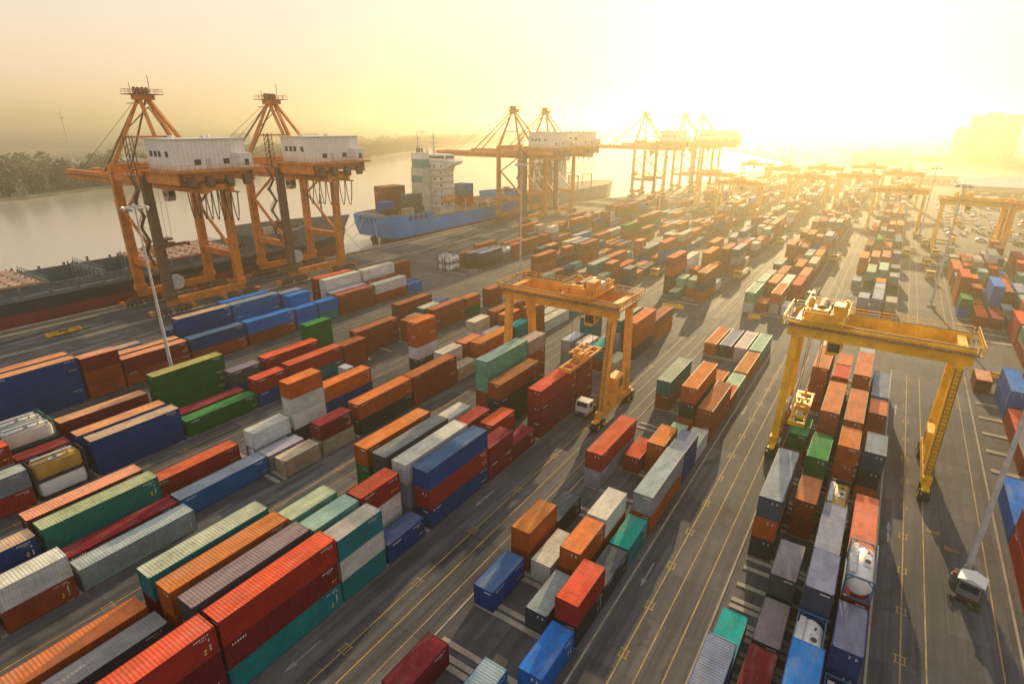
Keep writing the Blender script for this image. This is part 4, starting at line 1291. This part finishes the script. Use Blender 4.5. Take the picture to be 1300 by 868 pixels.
# a container on deck with its own parts
def deck_box(x, y0, z, ft, c, label):
    b = dict(x=x - W / 2, y0=y0, y1=y0 + SIZE[ft][0], ft=ft, L=SIZE[ft][0], H=SIZE[ft][1], z=z, c=c, t=0, label=label)
    o = make_container(b)
    o['group'] = 'containers stowed on the blue ship'
    return o

# the blue ship, stern towards us
s2 = ship((-189.0, 0, WATER_Z), 'blue container ship with white bridge tower moored stern towards the black ship')
prof2 = [(176, 9.6), (179, 11.8), (184, 12.6), (200, 12.8), (262, 12.8), (276, 11.0), (288, 7.0), (296, 2.4), (299, .15)]
hl = hull_mesh(prof2, [(3.2, 1, 0, 0), (9.5, 1.0, 1.5, 2.5)]).build('hull', 'blue_hull', s2)
hull_mesh([(182, .6), (186, 7.5), (194, 11.8)] + prof2[4:], [(-2, .97, -2, 0), (3.2, 1, 0, 0)]).build('antifouling', 'red_hull', hl)
deck_plate([(176, 9.6), (179, 11.8), (184, 12.6), (194, 12.7)], 3.22, .995).build('stern_counter', 'blue_hull', hl)
MB().prism([(173.5, 3.3), (178, 3.3), (178, -1), (177, -2.4), (175.8, -2.4)], 'x', -.5, .5).build('rudder', 'black_hull', s2)
poop = [(174, 9.4), (177, 11.5), (183, 12.6), (201, 12.78)]
hull_mesh(poop, [(9.4, 1.0, 0, 0.2), (12.6, 1.0, 0, .8)]).build('poop_side', 'blue_hull', hl)
for k in range(5):
    MB().box(-6.2 + k * 2.3, 173.35, 10.3, -5.0 + k * 2.3, 173.7, 11.7).build('mooring_port', 'black_hull', hl)
for k in range(4):
    MB().box(12.3, 185 + k * 3.4, 10.0, 12.8, 187.2 + k * 3.4, 11.9).build('mooring_port', 'black_hull', hl)
deck_plate(poop, 12.0, .99).build('poop_deck', 'deck_green', s2)
deck_plate(prof2[2:], 9.3, .99, 1.2).build('main_deck', 'deck_green', s2)
MB().rail((12.5, 202, 9.4), (12.5, 262, 9.4), 1.2, 2.2, .06).rail((-12.5, 202, 9.4), (-12.5, 262, 9.4), 1.2, 2.2, .06).build('railing', 'offwhite', s2)
MB().rail((-9.2, 173.6, 12.6), (9.2, 173.6, 12.6), 1.1, 1.6, .05).build('railing', 'offwhite', s2)
hull_mesh([(270, 11.5), (276, 11.0), (288, 7.0), (296, 2.8), (299.5, .15)], [(9.4, 1, 0, 0), (14.0, 1.06, 2.5, 0)]).build('bow_bulwark', 'blue_hull', hl)
for k in range(4):
    ya = 228 + k * 9.6
    for j in range(3):
        xa = -10.4 + j * 7.0
        hc = MB().box(xa, ya, 9.3, xa + 6.8, ya + 9.0, 11.4)
        for i in range(4):
            hc.box(xa + .2, ya + .6 + i * 2.4, 11.4, xa + 6.6, ya + .9 + i * 2.4, 11.75)
        hc.build('hatch_cover', 'deck_green' if (j + k) % 2 else 'hatch', s2)
    for x in (-10.9, 10.9):
        MB().beam((x, ya - .3, 9.3), (x, ya - .3, 15.5 if k == 0 else 13.2), .35).beam((x * .8, ya - .3, 12.8), (x, ya - .3, 12.8), .2).build('lashing_post', 'white', s2)
# bridge tower
br = MB().box(-8.0, 211.5, 9.3, 8.0, 222.5, 33.0).build('bridge_tower', 'white', s2)
for k in range(7):
    z = 12.5 + k * 2.9
    MB().box(-9.3, 210.3, z, 9.3, 211.5, z + .16).box(8.0, 211.5, z, 9.3, 222, z + .16).build('deck_ledge', 'offwhite', br)
    MB().rail((-9.2, 210.4, z + .16), (9.2, 210.4, z + .16), 1.0, 1.5, .05).rail((9.2, 210.4, z + .16), (9.2, 222, z + .16), 1.0, 1.5, .05).build('railing', 'white', br)
    for j in range(5 if k % 2 == 0 else 2):
        MB().box(-6.6 + j * 2.9, 211.44, z + .9, -5.5 + j * 2.9, 211.497, z + 1.8).build('window', 'glass', br)
    for j in range(4 if k < 2 else 1):
        MB().box(8.003, 212.6 + j * 2.5, z + .9, 8.06, 213.8 + j * 2.5, z + 1.8).build('window', 'glass', br)
MB().box(-13.8, 216.5, 33.0, 13.8, 222.8, 33.4).build('bridge_wing', 'white', br)
wh = MB().box(-9.0, 215, 33.4, 9.0, 222.4, 36.4).build('wheelhouse', 'white', br)
MB().box(-8.6, 214.94, 34.6, 8.6, 214.997, 35.7).box(9.003, 215.6, 34.6, 9.06, 222, 35.7).build('bridge_window', 'glass', wh)
MB().rail((-13.7, 216.6, 33.4), (13.7, 216.6, 33.4), 1.2, 1.4, .08).rail((13.7, 216.6, 33.4), (13.7, 222.6, 33.4), 1.2, 1.4, .08).build('railing', 'white', br)
for s_ in (-1, 1):
    MB().prism([(s_ * 8.003, 33.0), (s_ * 13.6, 33.0), (s_ * 13.6, 32.3), (s_ * 9.4, 31.0), (s_ * 8.003, 27.5)], 'y', 217.0, 222.3).build('wing_bracket', 'white', br)
MB().beam((-1, 208, 37.4), (-1, 208, 47.0), .5, .5, .2, .2).box(-3.2, 206.4, 40.4, 1.4, 209.6, 40.6).beam((-3, 208, 43.5), (1.2, 208, 43.5), .25).beam((-2.4, 208, 40.6), (-2.4, 208, 43.5), .15).build('signal_mast', 'offwhite', s2)
fn = MB().box(-3.2, 205, 9.3, 3.4, 211.4, 30.5).build('funnel_casing', 'offwhite', s2)
MB().box(-2.9, 205.4, 30.5, 3.1, 211, 34.5).build('funnel_band', 'teal_paint', fn)
MB().box(-2.9, 205.4, 34.5, 3.1, 211, 37.4).build('funnel_top', 'white', fn)
MB().box(-3.22, 204.94, 24.2, 3.42, 205.4, 27.2).build('funnel_stripe', 'teal_paint', fn)
for x in (-1.6, 0, 1.6):
    MB().cyl((x, 208, 38.4), (0, 0, 1), .45, 2.0, 10).build('exhaust_pipe', 'dark', fn)
ms = MB().beam((0, 218, 36.4), (0, 218, 46.5), .6, .6, .25, .25).beam((-3, 218, 41.5), (3, 218, 41.5), .3).beam((-2, 218, 44), (2, 218, 44), .2)
ms.box(-1.6, 217, 39.0, 1.6, 219, 39.2).build('radar_mast', 'offwhite', s2)
MB().cyl((-5, 219, 37.6), (0, 0, 1), .9, 1.6, 14).build('radar_dome', 'white', s2)
lb = MB().prism([(9.6, 15.0), (11.4, 15.0), (11.8, 16.4), (10.5, 17.2), (9.2, 16.4)], 'y', 213, 219).build('lifeboat', 'orange', s2)
MB().beam((9.2, 213.6, 13), (11, 213.6, 18), .25).beam((9.2, 218.4, 13), (11, 218.4, 18), .25).build('davit', 'white', lb)
dk = WATER_Z + 12.0
k = 0
for (x, y0, n, ft, cols) in ((-196.5, 188.5, 4, 40, 'dddo'), (-193.9, 188.5, 4, 40, 'dddd'), (-199.2, 188.5, 4, 40, 'ddod'), (-191.3, 182, 2, 20, 'bb'), (-188.7, 182, 2, 20, 'sb'),
                             (-181.0, 186.5, 1, 20, 'c'), (-183.6, 188.6, 3, 40, 'sss'), (-181.0, 193.2, 1, 20, 'k'), (-178.3, 219.0, 0, 40, ''), (-186.0, 181.0, 1, 20, 'k')):
    z = dk + .02
    for t, c in enumerate(cols):
        deck_box(x, y0, z, ft, c, '%s container %s on the blue ship, %s' % (paint_of(c), ('lowest', 'second up', 'third up', 'topmost')[t], ('in the tall brown stowage' if c in 'do' else 'near the stern rail')))
        z += SIZE[ft][1] + .01
dk = WATER_Z + 11.8
for (x, cols) in ((-179.2, 'ooBb'), (-181.8, 'rdbB'), (-184.4, 'dosb'), (-187.0, 'dos')):
    z = dk
    for t, c in enumerate(cols):
        deck_box(x, 228.2, z, 20, c, '%s container %s on the blue ship, just forward of the bridge tower' % (paint_of(c), ('lowest', 'second up', 'third up', 'topmost')[t]))
        z += SIZE[20][1] + .01
for (x0, y0, x1, y1) in ((-6.0, 173.4, -2, 150), (-3.5, 173.4, 4, 158), (3, 173.4, 16.5, 163)):
    MB().tube([(x0, y0, 11), ((x0 + x1) / 2, (y0 + y1) / 2, 5.6), (x1, y1, 3.3 if x1 > 10 else 4.5)], .10, 5).build('mooring_line', 'offwhite', s2)

# two more ships farther along the quay
def far_ship(loc, label, hull, L, tower_y, stacks):
    s = ship(loc, label)
    p = [(0, 10), (6, 11.8), (L * .75, 12), (L * .88, 8.5), (L * .96, 3.5), (L, .15)]
    h = hull_mesh(p, [(1.5, 1, 0, 0), (9.8, 1.02, 4, 1)]).build('hull', hull, s)
    hull_mesh(p, [(-2, .96, -3, -2), (1.5, 1, 0, 0)]).build('antifouling', 'red_hull', h)
    deck_plate(p, 9.4, 1.0, 3).build('main_deck', 'deck_green', s)
    t = MB().box(-9, tower_y, 9.4, 9, tower_y + 10, 29).box(-12.5, tower_y + 4, 29, 12.5, tower_y + 9, 32).build('bridge_tower', 'white', s)
    for k in range(5):
        for j in range(5):
            MB().box(-7.5 + j * 3.2, tower_y - .06, 12 + k * 3.2, -6 + j * 3.2, tower_y - .003, 13.2 + k * 3.2).build('window', 'glass', t)
    MB().beam((0, tower_y + 6, 32), (0, tower_y + 6, 41), .5).beam((-2, tower_y + 6, 37), (2, tower_y + 6, 37), .3).build('radar_mast', 'offwhite', s)
    for (x, y, hgt) in stacks:
        m = MB().box(x, y, 9.4, x + .5, y + .5, 9.4 + hgt).box(x + 7.3, y, 9.4, x + 7.8, y + .5, 9.4 + hgt).box(x, y, 9 + hgt, x + 7.8, y + .5, 9.6 + hgt)
        for j in range(7):
            m.box(x + .9 + j, y + .1, 9.4, x + 1.1 + j, y + .4, 9.2 + hgt)
        m.build('lashing_bridge', 'ship_grey', s)
    return s
far_ship((-188, 308, WATER_Z), 'grey-hulled ship with tall lashing frames behind the middle cranes', 'ship_grey', 112, 16, [(-11, 4, 18), (-3, 4, 18), (3, 4, 18), (-11, 40, 9), (3, 40, 9), (-11, 60, 9), (3, 60, 9)])

# ------------------------------------------------------------------ lamp masts
def lamp_mast(x, y, h, label, base=True):
    o = empty('lamp_mast', (x, y, 0))
    tag(o, label, 'lamp mast', 'tall lamp masts of the yard')
    MB().box(-.9, -.9, 0, .9, .9, .55).build('footing', 'concrete', o)
    MB().tube([(0, 0, .55), (0, 0, h * .5), (0, 0, h)], .34, 12, 0, .13).build('pole', 'steel', o, smooth=False)
    MB().box(-.5, -.46, 1.2, -.2, -.34, 2.2).build('service_door', 'steel', o)
    cr = MB()
    n = 8
    pts = [(1.5 * math.cos(2 * math.pi * k / n), 1.5 * math.sin(2 * math.pi * k / n), h - .3) for k in range(n)]
    for k in range(n):
        cr.beam(pts[k], pts[(k + 1) % n], .12)
        if k % 2 == 0:
            cr.beam((0, 0, h - .3), pts[k], .1)
    cr.build('lamp_ring', 'steel', o)
    for k in range(n):
        a = 2 * math.pi * k / n
        f = MB().box(-.38, -.12, -.3, .38, .22, .25).build('floodlight', 'steel', o)
        f.location = (1.85 * math.cos(a), 1.85 * math.sin(a), h - .45)
        f.rotation_euler = (R(-28), 0, a - math.pi / 2)
    MB().beam((0, 0, h), (0, 0, h + 1.4), .06).build('lightning_rod', 'steel', o)
    return o
lamp_mast(14.9, 69.0, 36, 'thick grey lamp mast rising beside the white-roofed booth')
lamp_mast(14.3, 191.0, 33, 'grey lamp mast behind the right end of the yellow gantry')
lamp_mast(12.7, 322.0, 30, 'hazy lamp mast beside the farther lorry lane')
lamp_mast(-99.8, 156.4, 35.5, 'grey lamp mast rising between the tank containers and orange gantry')
lamp_mast(-106.0, 45.8, 34, 'grey lamp mast behind the big green lime-roofed container')
lamp_mast(-104.0, 300.0, 33, 'hazy lamp mast far along the quayside blocks')

# ------------------------------------------------------------------ booth, trucks, machines
b = empty('checker_booth', (15.0, 66.2, 0), R(-14))
b.scale = (.66, .66, .8)
tag(b, 'small grey booth with white ridged roof at the lamp mast foot', 'booth')
MB().box(-1.5, -1.15, .5, 1.5, 1.15, 2.75).build('cabin', 'ship_grey', b)
MB().prism([(-1.8, 2.75), (1.8, 2.75), (1.8, 2.86), (0.0, 3.35), (-1.8, 2.86)], 'y', -1.3, 1.7).build('roof', 'white', b)
MB().box(-1.2, -1.21, 1.45, 1.2, -1.153, 2.35).build('window', 'glass', b)
MB().box(1.503, -.7, 1.3, 1.56, .5, 2.3).build('window', 'glass', b)
MB().box(-1.6, -1.25, .0, 1.6, 1.25, .5).build('plinth', 'crane_dark', b)
for k, x in enumerate((-1.6, -.55, .5, 1.5)):
    t = MB()
    for i in range(2 if k != 2 else 1):
        t.cyl((x, -2.0, .14 + i * .26), (0, 0, 1), .5, .24, 14)
    t.build('tyre_stack', 'rubber', b)
MB().box(-2.9, 1.6, 0, -1.7, 2.6, 1.3).build('power_cabinet', 'ship_grey', b)
MB().box(-2.7, 1.8, 1.3, -2.2, 2.3, 1.7).build('cable_box', 'redpaint', b)
MB().box(-.9, 1.7, .0, .6, 2.6, 1.9).build('switch_box', 'offwhite', b)
g_ = MB()
for (x, y, r_) in ((-1.2, -1.9, .4), (.5, -1.95, .45), (1.2, -1.7, .3)):
    for i in range(60):
        a, e, q = random.random() * 6.28, random.uniform(-.2, 1.4), random.uniform(.5, 1)
        c_ = Vector((x + r_ * q * math.cos(a) * math.cos(e), y + r_ * q * math.sin(a) * math.cos(e), .12 + r_ * q * max(0, math.sin(e))))
        d1 = Vector((random.uniform(-1, 1), random.uniform(-1, 1), random.uniform(-.3, 1))).normalized() * .12
        d2 = d1.cross(Vector((random.uniform(-1, 1), random.uniform(-1, 1), 1))).normalized() * .06
        g_.quadlist([c_ - d1, c_ + d2, c_ + d1, c_ - d2], [(0, 1, 2, 3)])
g_ = g_.build('shrub', 'leaf'); g_.location = (15.0, 66.2, 0); g_.rotation_euler.z = R(-14)
tag(g_, 'low ragged weeds growing in front of the grey booth', 'weeds', kind='stuff')
g_ = None

def truck(loc, rz, label, cabmat='white', trailer=12.4, load=None, group='trucks working in the yard', name='terminal_truck'):
    o = empty(name, loc, rz)
    tag(o, label, 'truck', group)
    cab = MB().prism([(-1.1, .9), (-1.1, 2.1), (-.85, 3.0), (.95, 3.0), (.95, .9)], 'x', -1.2, 1.2).build('cab', cabmat, o)
    MB().quadlist([(-1.05, -1.108, 2.12), (1.05, -1.108, 2.12), (.95, -.893, 2.86), (-.95, -.893, 2.86)], [(0, 1, 2, 3)]).build('windscreen', 'glass', cab)
    for s in (-1, 1):
        MB().box(min(s * 1.203, s * 1.225), -.6, 2.0, max(s * 1.203, s * 1.225), .5, 2.75).build('side_window', 'glass', cab)
    MB().box(-1.15, -1.3, .55, 1.15, -1.0, 1.1).build('bumper', 'dark', cab)
    for s in (-.85, .85):
        MB().box(s - .18, -1.34, .75, s + .18, -1.303, .98).build('headlight', 'offwhite', cab)
    MB().box(-.5, .95, .75, .5, 3.4, 1.05).build('tractor_frame', 'dark', o)
    for (y, w_) in ((-.2, .32), (2.6, .55)):
        for s in (-1, 1):
            MB().cyl((s * (1.2 - w_ / 2), y, .52), (1, 0, 0), .52, w_, 16).build('wheel', 'rubber', o)
    if trailer:
        tr = MB().box(-.55, 1.8, 1.1, .55, 1.8 + trailer, 1.38)
        for k in range(5):
            y = 1.9 + k * (trailer - .5) / 4
            tr.box(-1.2, y, 1.38, 1.2, y + .3, 1.52)
        tr.box(-1.22, 1.9, 1.385, -1.08, 1.7 + trailer, 1.5).box(1.08, 1.9, 1.385, 1.22, 1.7 + trailer, 1.5)
        tr.build('trailer', 'crane_dark', o)
        for y in (trailer - .6, trailer + .7):
            for s in (-1, 1):
                MB().cyl((s * .93, y, .52), (1, 0, 0), .52, .5, 16).build('wheel', 'rubber', o)
    return o
truck((-37.4, 79.6, 0), 0, 'white-cab terminal truck with empty trailer beside the orange gantry leg')
truck((-82.4, 66.5, 0), R(180), 'silver-cab truck parked by the red stacks', 'steel', 0)
k0 = truck((14.6, 226, 0), 0, 'yellow terminal truck with trailer on the lamp mast lane', 'yellow', 12.4)
for i, (x, y) in enumerate(((14.2, 246), (17.0, 268), (14.0, 290), (-37.5, 190), (-14.6, 176), (-61, 178), (-14.2, 236), (7.8, 262), (-37, 262))):
    k = copy_tree(k0); k.location = (x, y, 0)
    k['label'] = ('yellow terminal truck second in line behind the lamp mast', 'yellow terminal truck third in line behind the lamp mast', 'yellow terminal truck last in line by the lorry park gantry',
                  'yellow terminal truck beside the tall stack beyond the cross road', 'yellow terminal truck between the pale green and peach far stacks', 'yellow terminal truck between far blocks nearer the quay',
                  'yellow terminal truck in the hazy lane beside far grey stacks', 'yellow terminal truck right of the far green stacks', 'yellow terminal truck deep in the golden haze lane')[i]
# yellow equipment lying about: spreader beam on the quay, skips by the cross road
o = empty('spare_spreader', (-158.5, 47.0, .004), R(2))
o.scale = (.8, .55, .9)
tag(o, 'yellow spreader beam lying on the quay by the black ship', 'spreader')
MB().box(-1.1, -6, .3, -.8, 6, .75).box(.8, -6, .3, 1.1, 6, .75).box(-1.2, -6.3, .1, 1.2, -5.9, .8).box(-1.2, 5.9, .1, 1.2, 6.3, .8).build('main_frame', 'yellow', o)
MB().box(-.8, -1.4, .35, .8, 1.4, 1.2).build('hydraulic_pack', 'crane_dark', o)
for s in (-1, 1):
    for t in (-1, 1):
        MB().box(s * 1.0 - .12, t * 6.1 - .12, 0, s * 1.0 + .12, t * 6.1 + .12, .1).build('twistlock', 'dark', o)
for (x, y, rz) in ((-24.5, 152.0, .3), (-46.5, 149.0, .1), (-43.8, 149.3, -.1), (21.5, 140.0, 0), (24.2, 140.0, .05)):
    o = empty('yellow_barrier', (x, y, .004), rz)
    tag(o, 'low yellow barrier block beside the cross road', 'barrier', 'yellow barriers along the cross road')
    MB().prism([(-.35, 0), (.35, 0), (.18, .5), (.14, 1.0), (-.14, 1.0), (-.18, .5)], 'x', -1.5, 1.5).build('block', 'yellow', o)
    MB().box(-1.2, -.12, 1.0, -1.0, .12, 1.12).box(1.0, -.12, 1.0, 1.2, .12, 1.12).build('lifting_eye', 'crane_dark', o)

# ------------------------------------------------------------------ lorry park and far buildings
def vehicle_template(kind, mat):
    o = empty('parked_lorry' if kind else 'parked_car')
    if kind:
        MB().prism([(-1.0, .6), (-1.0, 1.9), (-.8, 2.7), (.9, 2.7), (.9, .6)], 'x', -1.2, 1.2).build('cab', mat, o)
        MB().box(-1.0, -1.02, 1.9, 1.0, -.9, 2.5).build('windscreen', 'glass', o)
        MB().box(-1.2, 1.1, 1.2, 1.2, 8.6, 1.45).box(-.4, .9, .7, .4, 8.4, 1.2).build('flatbed', 'crane_dark', o)
        ys = (-.2, 6.2, 7.5)
    else:
        MB().prism([(-2.1, .35), (-2.1, .85), (-1.1, .95), (-.5, 1.45), (1.2, 1.45), (1.9, .95), (2.1, .9), (2.1, .35)], 'x', -.85, .85).build('body', mat, o)
        MB().prism([(-.95, .98), (-.48, 1.38), (1.15, 1.38), (1.7, .98)], 'x', -.86, .86).build('window', 'glass', o)
        ys = (-1.3, 1.3)
    for y in ys:
        for s in (-1, 1):
            MB().cyl((s * (.95 if kind else .75), y, .42 if kind else .32), (1, 0, 0), .42 if kind else .32, .3, 10).build('wheel', 'rubber', o)
    return o
tpls = [vehicle_template(1, 'white'), vehicle_template(0, 'white'), vehicle_template(0, 'dark'), vehicle_template(1, 'yellow'), vehicle_template(0, 'redpaint'), vehicle_template(1, 'teal_paint'), vehicle_template(0, 'steel')]
names = ['white lorry', 'white car', 'dark car', 'yellow lorry', 'red car', 'teal lorry', 'silver car']
first = [True] * len(tpls)
vr = random.Random(5)
spots = []
for gy in range(13):
    for gx in range(11):
        x = 24 + gx * (5.2 + gy * .22) + vr.uniform(-1, 1)
        y = 306 + gy * 12.5 + vr.uniform(-2, 2)
        if 34 < x < 62 and y < 312:
            continue
        if vr.random() < .80:
            spots.append((x, y))
for (x, y) in spots:
    i = vr.choice((0, 0, 0, 1, 1, 2, 3, 4, 5, 6, 6))
    if first[i]:
        o = tpls[i]; first[i] = False
    else:
        o = copy_tree(tpls[i])
    o.location = (x, y, .004)
    o.rotation_euler.z = vr.choice((0, R(180), R(15), R(90)))
    tag(o, names[i] + ' parked in the crowded lorry park beyond the gantries', 'lorry' if 'lorry' in names[i] else 'car', names[i].replace('lorry', 'lorrie') + 's in the lorry park')
for i, f in enumerate(first):
    if f:
        for ch in list(tpls[i].children): bpy.data.objects.remove(ch)
        bpy.data.objects.remove(tpls[i])

def building(x, y, w, d, h, wall, label, roof='roof_sheet', gable=False, floors=0, cols=0, winmat='glass', rz=0.0, cat='building', name='building'):
    o = empty(name, (x, y, -.4), rz)
    tag(o, label, cat)
    wl = MB().box(-w / 2, -d / 2, 0, w / 2, d / 2, h).build('wall', wall, o)
    if gable:
        MB().prism([(-d / 2 - 1, h), (d / 2 + 1, h), (d / 2 + 1, h + .3), (0, h + d * .12), (-d / 2 - 1, h + .3)], 'x', -w / 2 - 1, w / 2 + 1).build('roof', roof, o)
    else:
        rf = MB().box(-w / 2 - .4, -d / 2 - .4, h, w / 2 + .4, d / 2 + .4, h + .8).build('roof', roof, o)
        MB().box(-w / 5, -d / 5, h + .8, w / 8, d / 6, h + 3.4).build('plant_room', wall, rf)
    for f in range(floors):
        z = 1.2 + f * (h - 1.5) / floors
        hh = (h - 1.5) / floors * .55
        for c in range(cols):
            ww = w / cols
            MB().box(-w / 2 + c * ww + ww * .15, -d / 2 - .08, z, -w / 2 + c * ww + ww * .85, -d / 2 - .003, z + hh).build('window', winmat, wl)
    return o
building(97, 1090, 58, 24, 62, 'tower_glass', 'tall dark green tower block rising out of the haze', floors=12, cols=8, cat='tower', name='tower_block')
building(60, 1085, 14, 22, 44, 'wall_pale', 'pale stair block against the dark green tower', floors=9, cols=2, cat='tower', name='tower_block')
building(56, 545, 36, 42, 8, 'wall_grey', 'pale-roofed warehouse beyond the lorry park', gable=True, floors=1, cols=5, cat='warehouse', name='warehouse')
building(82, 500, 22, 26, 9, 'wall_pale', 'rusty-roofed shed beside the lorry park', roof='roof_rust', gable=True, floors=1, cols=4, cat='warehouse', name='warehouse')
building(47, 470, 12, 9, 5, 'wall_grey', 'small blue-grey office in the lorry park', floors=1, cols=4, cat='office', name='site_office')
building(38, 640, 60, 18, 7, 'wall_pale', 'long low shed behind the pale-roofed warehouse', gable=True, floors=1, cols=8, cat='warehouse', name='warehouse')
building(-560, 250, 26, 20, 16, 'wall_pale', 'white-roofed shed among the trees across the river', gable=True, floors=1, cols=4, cat='shed', name='river_shed')
br_ = random.Random(3)
kinds = (('wall_pale', 'pale'), ('wall_grey', 'grey'))
for i in range(58):
    y = br_.uniform(760, 3200)
    x = br_.uniform(-.10, .95) * y * (1 if br_.random() < .8 else .4) + br_.uniform(-60, 60)
    if -120 < x - (-.24 * y) < 0 or (40 < x < 150 and y < 1150):
        continue
    tall = br_.random() < .28 and y > 1200
    w, d = br_.uniform(18, 60), br_.uniform(14, 40)
    h = br_.uniform(28, 78) if tall else br_.uniform(5, 14)
    wm, wn_ = kinds[br_.random() < .5]
    o = building(x, y, w * (.6 if tall else 1), d * (.6 if tall else 1), h, wm, '%s %s in the hazy distance' % (wn_, 'tower block' if tall else 'low building'),
                 roof=br_.choice(('roof_sheet', 'roof_rust', 'wall_grey')), gable=not tall and br_.random() < .6, floors=(5 if tall else 1), cols=4, cat='building', name='far_building')
    o['group'] = 'buildings on the hazy skyline'
for i in range(14):
    t = br_.random()
    x, y = -650 - 900 * t - br_.uniform(0, 400), 250 + 1400 * t + br_.uniform(0, 500)
    o = building(x, y, br_.uniform(14, 40), br_.uniform(12, 25), br_.uniform(6, 26), 'wall_pale', 'pale building among trees across the river', gable=True, floors=2, cols=4, name='far_building')
    o['group'] = 'buildings across the river'
# chimney mast across the river
o = empty('radio_mast', (-905, 330, -1)); tag(o, 'thin pale mast standing across the river', 'mast')
MB().tube([(0, 0, 0), (0, 0, 30), (0, 0, 62)], 1.1, 8, 0, .4).build('shaft', 'offwhite', o)
MB().box(-2, -2, 52, 2, 2, 53).build('gallery', 'offwhite', o)

# woods: leafy clumps, many small faces
def wood(name, label, spots, hmin, hmax, seed, z0):
    wr = random.Random(seed)
    mb = MB()
    for (x, y) in spots:
        h = wr.uniform(hmin, hmax)
        r = h * wr.uniform(.30, .48)
        mb.beam((x, y, z0), (x, y, z0 + h * .5), .5, .5, .25, .25, mi=1)
        n = 40
        for i in range(n):
            a, e = wr.uniform(0, 6.283), math.asin(wr.uniform(-1, 1))
            q = r * wr.uniform(.45, 1.0) ** .6
            c = Vector((x + q * math.cos(a) * math.cos(e), y + q * math.sin(a) * math.cos(e), z0 + h * .55 + q * 1.15 * math.sin(e)))
            s = r * wr.uniform(.16, .34)
            d1 = Vector((wr.uniform(-1, 1), wr.uniform(-1, 1), wr.uniform(-.5, .8))).normalized()
            d2 = d1.cross(Vector((wr.uniform(-1, 1), wr.uniform(-1, 1), wr.uniform(.2, 1)))).normalized()
            d3 = d1.cross(d2)
            mb.quadlist([c + d1 * s, c + d2 * s * .8, c - d1 * s, c - d2 * s * .8, c + d3 * s * .6], [(0, 1, 4), (1, 2, 4), (2, 3, 4), (3, 0, 4)])
    tag(mb.build(name, ['leaf', 'trunk']), label, 'wood', kind='stuff')
wr = random.Random(9)
sp = []
for i in range(len(bank) - 3):
    (xa, ya), (xb, yb) = bank[i], bank[i + 1]
    if ya < 0: ya = 20
    L_ = math.hypot(xb - xa, yb - ya)
    for k in range(int(L_ / 1.1)):
        t = wr.random()
        dpt = wr.random() ** 1.6 * 260
        sp.append((xa + (xb - xa) * t - 6 - dpt, ya + (yb - ya) * t + wr.uniform(-5, 5)))
wood('riverside_trees', 'dark hazy trees lining the far river bank', sp, 7, 20, 1, -1.2)
sp = []
for k in range(620):
    y = wr.uniform(620, 2300)
    x = wr.uniform(-.20, .9) * y
    if (25 < x < 140 and y < 1120):
        if not (y > 900 and wr.random() < .5): continue
    sp.append((x, y))
sp += [(wr.uniform(20, 330), wr.uniform(950, 1060)) for k in range(170)]
wood('roadside_trees', 'hazy belts of trees beyond the yard', sp, 5, 12, 2, -.4)

# ------------------------------------------------------------------ haze
def haze():
    m = bpy.data.materials.new('haze_air')
    m.use_nodes = True
    nt = m.node_tree
    nt.nodes.remove(nt.nodes['Principled BSDF'])
    v = nt.nodes.new('ShaderNodeVolumePrincipled')
    v.inputs['Color'].default_value = (0.99, 0.90, 0.64, 1)
    v.inputs['Density'].default_value = HAZE_DENSITY
    v.inputs['Anisotropy'].default_value = HAZE_G
    nt.links.new(v.outputs[0], nt.nodes['Material Output'].inputs['Volume'])
    M['haze'] = m
    o = MB().box(-FAR - 60, -760, -8, FAR + 60, FAR + 60, 104).build('haze', 'haze')
    tag(o, 'warm bright haze lying over the whole port', 'haze', kind='stuff')
haze()
